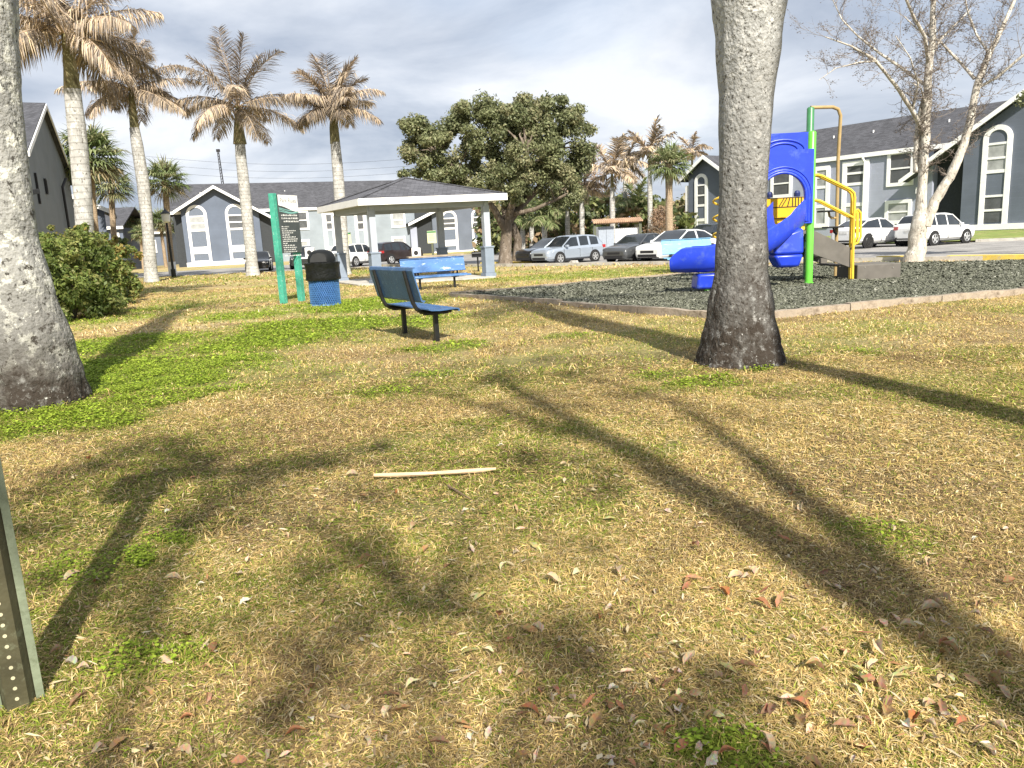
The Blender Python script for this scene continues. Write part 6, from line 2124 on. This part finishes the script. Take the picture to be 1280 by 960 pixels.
def car(label, kind, pm, loc, heading, s=.86, rim='rim', group='parked cars'):
    K = PROF[kind]
    t = thing('parked_car', label, 'car', loc, math.atan2(heading[1], heading[0]), group)
    t.scale = (s, s, s)
    st = K['st']
    xs = sorted(set([q[0] for q in st] + [st[0][0] + (st[-1][0] - st[0][0]) * i / 50 for i in range(51)]))

    def at(x):
        for i in range(len(st) - 1):
            if st[i][0] <= x <= st[i + 1][0]:
                f = (x - st[i][0]) / (st[i + 1][0] - st[i][0])
                A0, A1, A2, A3 = st[max(0, i - 1)], st[i], st[i + 1], st[min(len(st) - 1, i + 2)]
                res = [x]
                for k in range(1, 5):
                    h = A2[0] - A1[0]
                    m1 = (A2[k] - A0[k]) / (A2[0] - A0[0]); m2 = (A3[k] - A1[k]) / (A3[0] - A1[0])
                    d_ = (A2[k] - A1[k]) / h
                    lim = lambda q: 0 if q * d_ <= 0 else math.copysign(min(abs(q), 2.2 * abs(d_)), q)
                    m1, m2 = lim(m1), lim(m2)
                    f2, f3 = f * f, f ** 3
                    res.append(A1[k] * (2 * f3 - 3 * f2 + 1) + h * m1 * (f3 - 2 * f2 + f) + A2[k] * (3 * f2 - 2 * f3) + h * m2 * (f3 - f2))
                return res
        return list(st[-1])
    g0, g1, g2 = K['glass']; r0, r1 = K['rear']
    rows = []
    for x in xs:
        _, zu, zb_, zt_, w_ = at(x)
        cab = max(0, min(1, (zt_ - zb_ - .06) / .4))
        wt = w_ * (.90 - .14 * cab)
        cr = .02 + .025 * cab
        half = [(0, zu), (w_ * .86, zu), (w_ * .97, zu + .12), (w_ * 1.0, zu + .30 * (zb_ - zu) + .06), (w_ * .985, zb_ - .14), (w_ * .955, zb_), (wt, zt_ - .02), (wt * .86, zt_ + cr * .6), (0, zt_ + cr)]
        rows.append((x, half))
    body, gl = MB(), MB()
    n = 9
    for sgn in (1, -1):
        for i in range(len(rows) - 1):
            xa, ha = rows[i]; xb_, hb = rows[i + 1]; xm = (xa + xb_) / 2
            for k in range(n - 1):
                q = [(xa, sgn * ha[k][0], ha[k][1]), (xb_, sgn * hb[k][0], hb[k][1]), (xb_, sgn * hb[k + 1][0], hb[k + 1][1]), (xa, sgn * ha[k + 1][0], ha[k + 1][1])]
                tgt = body
                if k == 5 and g0 < xm < g2 - .12 and not any(abs(xm - pl_) < .06 for pl_ in K['pil']):
                    tgt = gl
                if k >= 6 and (g1 < xm < g2 or r0 < xm < r1): tgt = gl
                tgt.add(q, [(0, 1, 2, 3) if sgn < 0 else (3, 2, 1, 0)])
        # pillars and roof rail
        for xq in ((g1, g2), (r1, r0)):
            a, b = at(xq[0]), at(xq[1])
            wa = a[4] * (.90 - .14); wb = b[4] * .93
            body.tube([(xq[0], sgn * wa, a[3] - .02), (xq[1], sgn * wb, b[2] + .03)], .035, 6)
        body.tube([(x, sgn * at(x)[4] * .765, at(x)[3] - .02) for x in (r1, (r1 + g1) / 2, g1)], .03, 6)
    for i in (0, -1):
        x, h = rows[i]
        body.add([(x, y, z) for y, z in h] + [(x, -y, z) for y, z in reversed(h)], [tuple(range(18)) if i == 0 else tuple(reversed(range(18)))])
    bo = body.build('body', pm, t, smooth=True, angle=48)
    gl.build('windows', M['car_glass'], t, smooth=True, angle=30)
    W_ = at(0)[4]
    mb = MB()
    for xq in K['axle']:
        for sgn in (1, -1):
            wq = at(xq)[4]
            mb.prism([((K['r'] + .07) * math.cos(q * math.pi / 12), (K['r'] + .07) * math.sin(q * math.pi / 12)) for q in range(24)], (xq, sgn * (wq * 1.004), K['r']), (1, 0, 0), (0, 0, 1), sgn * .02)
    mb.build('wheel_arch', M['trim_black'], t)
    for xq in K['axle']:
        for sgn in (1, -1):
            wq = at(xq)[4] * 1.0 - .06
            e_ = bpy.data.objects.new('wheel', None); COL.objects.link(e_); e_.parent = t
            mb = MB()
            R_ = K['r']
            mb.tube([(xq, sgn * (wq - .12), R_), (xq, sgn * (wq - .10), R_), (xq, sgn * (wq + .075), R_), (xq, sgn * (wq + .09), R_)], [R_ * .93, R_, R_, R_ * .9], 24)
            mb.build('tyre', M['tyre'], e_, smooth=True)
            mb = MB()
            mb.tube([(xq, sgn * (wq + .0905), R_), (xq, sgn * (wq + .094), R_)], R_ * .30, 14)
            for q in range(5):
                a = q * 2 * math.pi / 5 + .3
                mb.bar((xq + math.cos(a) * R_ * .1, sgn * (wq + .093), R_ + math.sin(a) * R_ * .1), (xq + math.cos(a) * R_ * .64, sgn * (wq + .093), R_ + math.sin(a) * R_ * .64), .085, .012, (0, 1, 0))
            mb.tube([(xq + R_ * .64 * math.cos(q * math.pi / 12), sgn * (wq + .093), R_ + R_ * .64 * math.sin(q * math.pi / 12)) for q in range(25)], .02, 5, caps=False)
            mb.build('rim', M[rim], e_)
    fx = st[-1][0]; rx = st[0][0]
    for sgn in (1, -1):
        a = at(fx - .25)
        mb = MB(); mb.hexa([(fx - .36, sgn * a[4] * 1.01, a[2] - .15), (fx - .035, sgn * a[4] * .88, a[2] - .19), (fx - .02, sgn * a[4] * .56, a[2] - .18), (fx - .36, sgn * a[4] * .8, a[2] - .13)],
                            [(fx - .46, sgn * a[4] * .995, a[2] - .03), (fx - .07, sgn * a[4] * .87, a[2] - .09), (fx - .05, sgn * a[4] * .56, a[2] - .10), (fx - .44, sgn * a[4] * .8, a[2] - .04)])
        mb.build('headlight', M['lamp_glass'], t)
        b = at(rx + .12)
        mb = MB(); mb.box(rx + .0, rx + .26, sgn * b[4] * .72, sgn * b[4] * 1.02, b[2] - .20, b[2] - .02); mb.build('tail_light', M['tail_red'], t)
        m0 = at(g2 - .25)
        mb = MB(); mb.box(g2 - .38, g2 - .2, sgn * (m0[4] * .93), sgn * (m0[4] * .93 + .2), m0[2] + .0, m0[2] + .13); mb.build('mirror', pm, t, bevel=.03)
        mb = MB()
        for pl_ in (K['pil'][0] + .1, K['pil'][0] - .82):
            mb.box(pl_ - .09, pl_ + .09, sgn * (W_ * .975), sgn * (W_ * 1.0), at(0)[2] - .16, at(0)[2] - .125)
        mb.build('door_handle', pm if s else pm, t)
        mb = MB()
        for xq in (g2 - .1, K['pil'][0], K['pil'][0] - .95):
            mb.box(xq - .006, xq + .006, sgn * (W_ * .93), sgn * (W_ * 1.003), .36, at(0)[2] - .13)
        mb.box(-.95, .95, sgn * (W_ * .9), sgn * (W_ * 1.006), .21, .27)
        mb.build('door_seam', M['trim_black'], t)
    a = at(fx)
    mb = MB(); mb.box(fx - .05, fx + .012, -a[4] * .85, a[4] * .85, a[1] - .04, a[1] + .09); mb.box(fx - .06, fx + .01, -a[4] * .6, a[4] * .6, a[2] - .13, a[2] - .02); mb.box(fx - .12, fx - .03, -a[4] * 1.0, a[4] * 1.0, a[1] - .10, a[1] - .043); mb.build('grille', M['trim_black'], t)
    b = at(rx)
    mb = MB(); mb.box(rx - .012, rx + .04, -.24, .24, b[2] - .16, b[2] - .04); mb.build('number_plate', M['plate'], t)
    mb = MB(); mb.box(rx + .01, rx + .25, -b[4] * 1.12, b[4] * 1.12, b[1] - .1, b[1] + .03); mb.build('rear_bumper', M['trim_black'], t, bevel=.03)
    return t


pSil = paint('silver_blue_paint', (.42, .48, .56), .45)
pBlk = paint('black_car_paint', (.012, .013, .015), .2)
pGry = paint('graphite_paint', (.09, .095, .10), .4)
pWht = paint('white_car_paint', (.74, .75, .75), 0)
pMar = paint('dark_maroon_paint', (.028, .017, .016), .3)
pDk = paint('dark_green_grey_paint', (.03, .035, .035), .3)
car('silver blue hatchback with alloy wheels, parked nose to the lawn', 'hatch', pSil, (3.15, 38.2, .02), (-.82, -.57))
car('black car parked nose to the lawn directly behind the silver hatchback', 'sedan', pBlk, (2.5, 40.3, .02), (-.80, -.60), .86)
car('dark graphite sedan parked between the silver hatchback and the white sedan', 'sedan', pGry, (6.3, 35.8, .02), (-.70, -.71), .86)
car('white sedan parked behind the faded light blue bench', 'sedan', pWht, (7.85, 34.4, .02), (-.78, -.62), .92)
car('white sport utility car with tinted windows right of the pale barked tree', 'suv', pWht, (21.1, 37.4, .02), (.90, .44), .88)
car('white fastback car seen from behind between the yellow handrails and the pale barked tree', 'fastback', pWht, (18.4, 38.4, .02), (.88, .47), .88, rim='rim_dark')
car('black saloon facing the lawn beside the dead palm with the star shaped crown', 'sedan', pBlk, (-16.9, 52.4, .02), (.25, -.97), .9)
car('dark car just left of the domed rubbish bin, behind the sign post', 'suv', pDk, (-14.2, 53.6, .02), (.2, -.98), .88)
car('white estate car seen between the left pavilion posts', 'suv', pWht, (-10.1, 52.0, .02), (.45, .89), .88)
car('dark maroon estate car left of the pillared dark gable, seen under the pavilion roof', 'suv', pMar, (-7.6, 53.0, .02), (.62, .78), .88)
car('dark car far back between the white sedan and the thick palm trunk', 'suv', pDk, (13.2, 49.5, .02), (-.75, -.66), .95)

# concrete wheel stops in front of the row
for (px, py, lb) in ((664, 329.5, 'pale concrete wheel stop below the nose of the black car'), (700, 330.5, 'pale concrete wheel stop in front of the silver hatchback'), (781, 329, 'pale concrete wheel stop in front of the graphite sedan'), (822, 328.5, 'pale concrete wheel stop in front of the white sedan')):
    q = G(px, py)
    mb = MB(); mb.hexa([(-.75, -.08, 0), (.75, -.08, 0), (.75, .08, 0), (-.75, .08, 0)], [(-.70, -.05, .13), (.70, -.05, .13), (.70, .05, .13), (-.70, .05, .13)])
    o = mb.build('wheel_stop', M['concrete'], bevel=.02); o.location = (q.x + .35, q.y + .45, .025); o.rotation_euler = (0, 0, math.radians(-45))
    tag(o, lb, 'wheel stop', 'wheel stops at the lawn side')

# overhead wires far behind
for k, (ya, yb_) in enumerate(((204, 206), (195, 197), (213, 214))):
    a, b = P(150, ya - 3, 118), P(520, yb_ + 1, 118)
    mb = MB(); mb.tube([a.lerp(b, i / 14) - V((0, 0, 1.2 * math.sin(math.pi * i / 14))) for i in range(15)], .02, 4)
    tag(mb.build('power_line', M['trim_black']), ['middle of the three thin power lines in the sky behind the pavilion palm', 'topmost of the three thin power lines in the sky behind the pavilion palm', 'lowest of the three thin power lines, close above the long roof'][k], 'power line')


# ------------------------------------------------------------------ trees behind the viewer whose shade falls on the lawn
def wtree(label, base, stems, clumps, per, seed, size=.05, name='shade_tree', twigs=True):
    rs = random.Random(seed)
    t = thing(name, label, 'tree', base)
    mb = MB()
    for st in stems:
        mb.tube([V(p[:3]) for p in st], [p[3] for p in st], 10, jitter=.06)
    tips = [V(q[:3]).lerp(V(p[:3]), f) for st in stems for q, p in zip(st[1:], st[2:]) for f in (0, .5)] + [V(st[-1][:3]) for st in stems]
    for c in clumps:
        q = min(tips, key=lambda k: (k - V(c[:3])).length)
        mb.tube([q, q.lerp(V(c[:3]), .5) + V((0, 0, .15)), V(c[:3])], [.035, .022, .01], 5)
    mb.build('trunk', M['oak_bark'], t, smooth=True, angle=80)
    if clumps:
        cloud('crown', [c[:3] for c in clumps], [c[3] for c in clumps], per, size, OAKP, t, seed=seed, flat=.7)
    return t


rs_ = random.Random(4)
cl_ = [(rs_.gauss(-1.6, 1.4), rs_.gauss(4.2, 1.4), rs_.uniform(6.8, 9.2), rs_.uniform(.25, .5)) for _ in range(26)]
wtree('tall forked tree standing behind the camera', (2.95, -3.2, 0), [[(0, 0, -.1, .26), (0, 0, 2, .2), (.02, 0, 4.8, .17), (0, 0, 7, .13), (-.1, .1, 9.2, .07)], [(.02, 0, 4.7, .12), (.35, .1, 5.6, .10), (.62, .15, 6.5, .08), (.9, .4, 7.8, .05)], [(0, 0, 7.0, .07), (-.6, .3, 8, .05), (-1.1, .6, 8.6, .03)]], [(rs_.gauss(0, .8), rs_.gauss(.2, .8), rs_.uniform(7.6, 9.8), rs_.uniform(.2, .4)) for _ in range(16)], 40, 71)
cl_ = []
for _ in range(90):
    sx, sy = rs_.uniform(-3.0, .75), rs_.uniform(.9, 5.6)         # where its shade should fall
    if sx > -.9 and sy > 2.6 and rs_.random() < .8: continue
    z = rs_.uniform(5.2, 7.6)
    h = z / math.tan(SUN_EL)
    cl_.append((sx + SUN_H.x * h - 1.2, sy + SUN_H.y * h + 7.0, z, rs_.uniform(.16, .42)))
for _ in range(30):
    sx, sy = rs_.uniform(-1.3, .35), rs_.uniform(.9, 1.75)
    z = rs_.uniform(5.2, 7.2); h = z / math.tan(SUN_EL)
    cl_.append((sx + SUN_H.x * h - 1.2, sy + SUN_H.y * h + 7.0, z, rs_.uniform(.14, .3)))
wtree('leafy live oak standing behind the camera', (1.2, -7.0, 0), [[(0, 0, -.1, .4), (0, 0, 1.6, .3), (-.1, .2, 3.2, .26)], [(-.1, .2, 3.1, .10), (-.4, 1.6, 4.6, .045), (-.8, 3.2, 5.6, .03), (-1.2, 4.6, 6.2, .02)], [(-.1, .2, 3.1, .09), (-1.1, .9, 4.6, .045), (-2.0, 2.0, 5.8, .03), (-2.8, 3.2, 6.3, .02)], [(-.1, .2, 3.1, .09), (.5, 1.2, 5, .04), (.4, 2.6, 6.2, .02)]], cl_, 40, 72)
b = V((4.75, .75, 0))
royal('palm standing just outside the right edge of the photo near the camera', b, [(b + V((0, 0, -.1)), .3), (b + V((0, 0, 1.5)), .17), (b + V((0, 0, 5)), .19), (b + V((0, 0, 11.8)), .12)], b + V((0, 0, 13)), 2.7, 13, 73, M['palm_grey'], shaft=[(b + V((0, 0, 11.8)), .12), (b + V((0, 0, 13)), .06)], ll=.6)
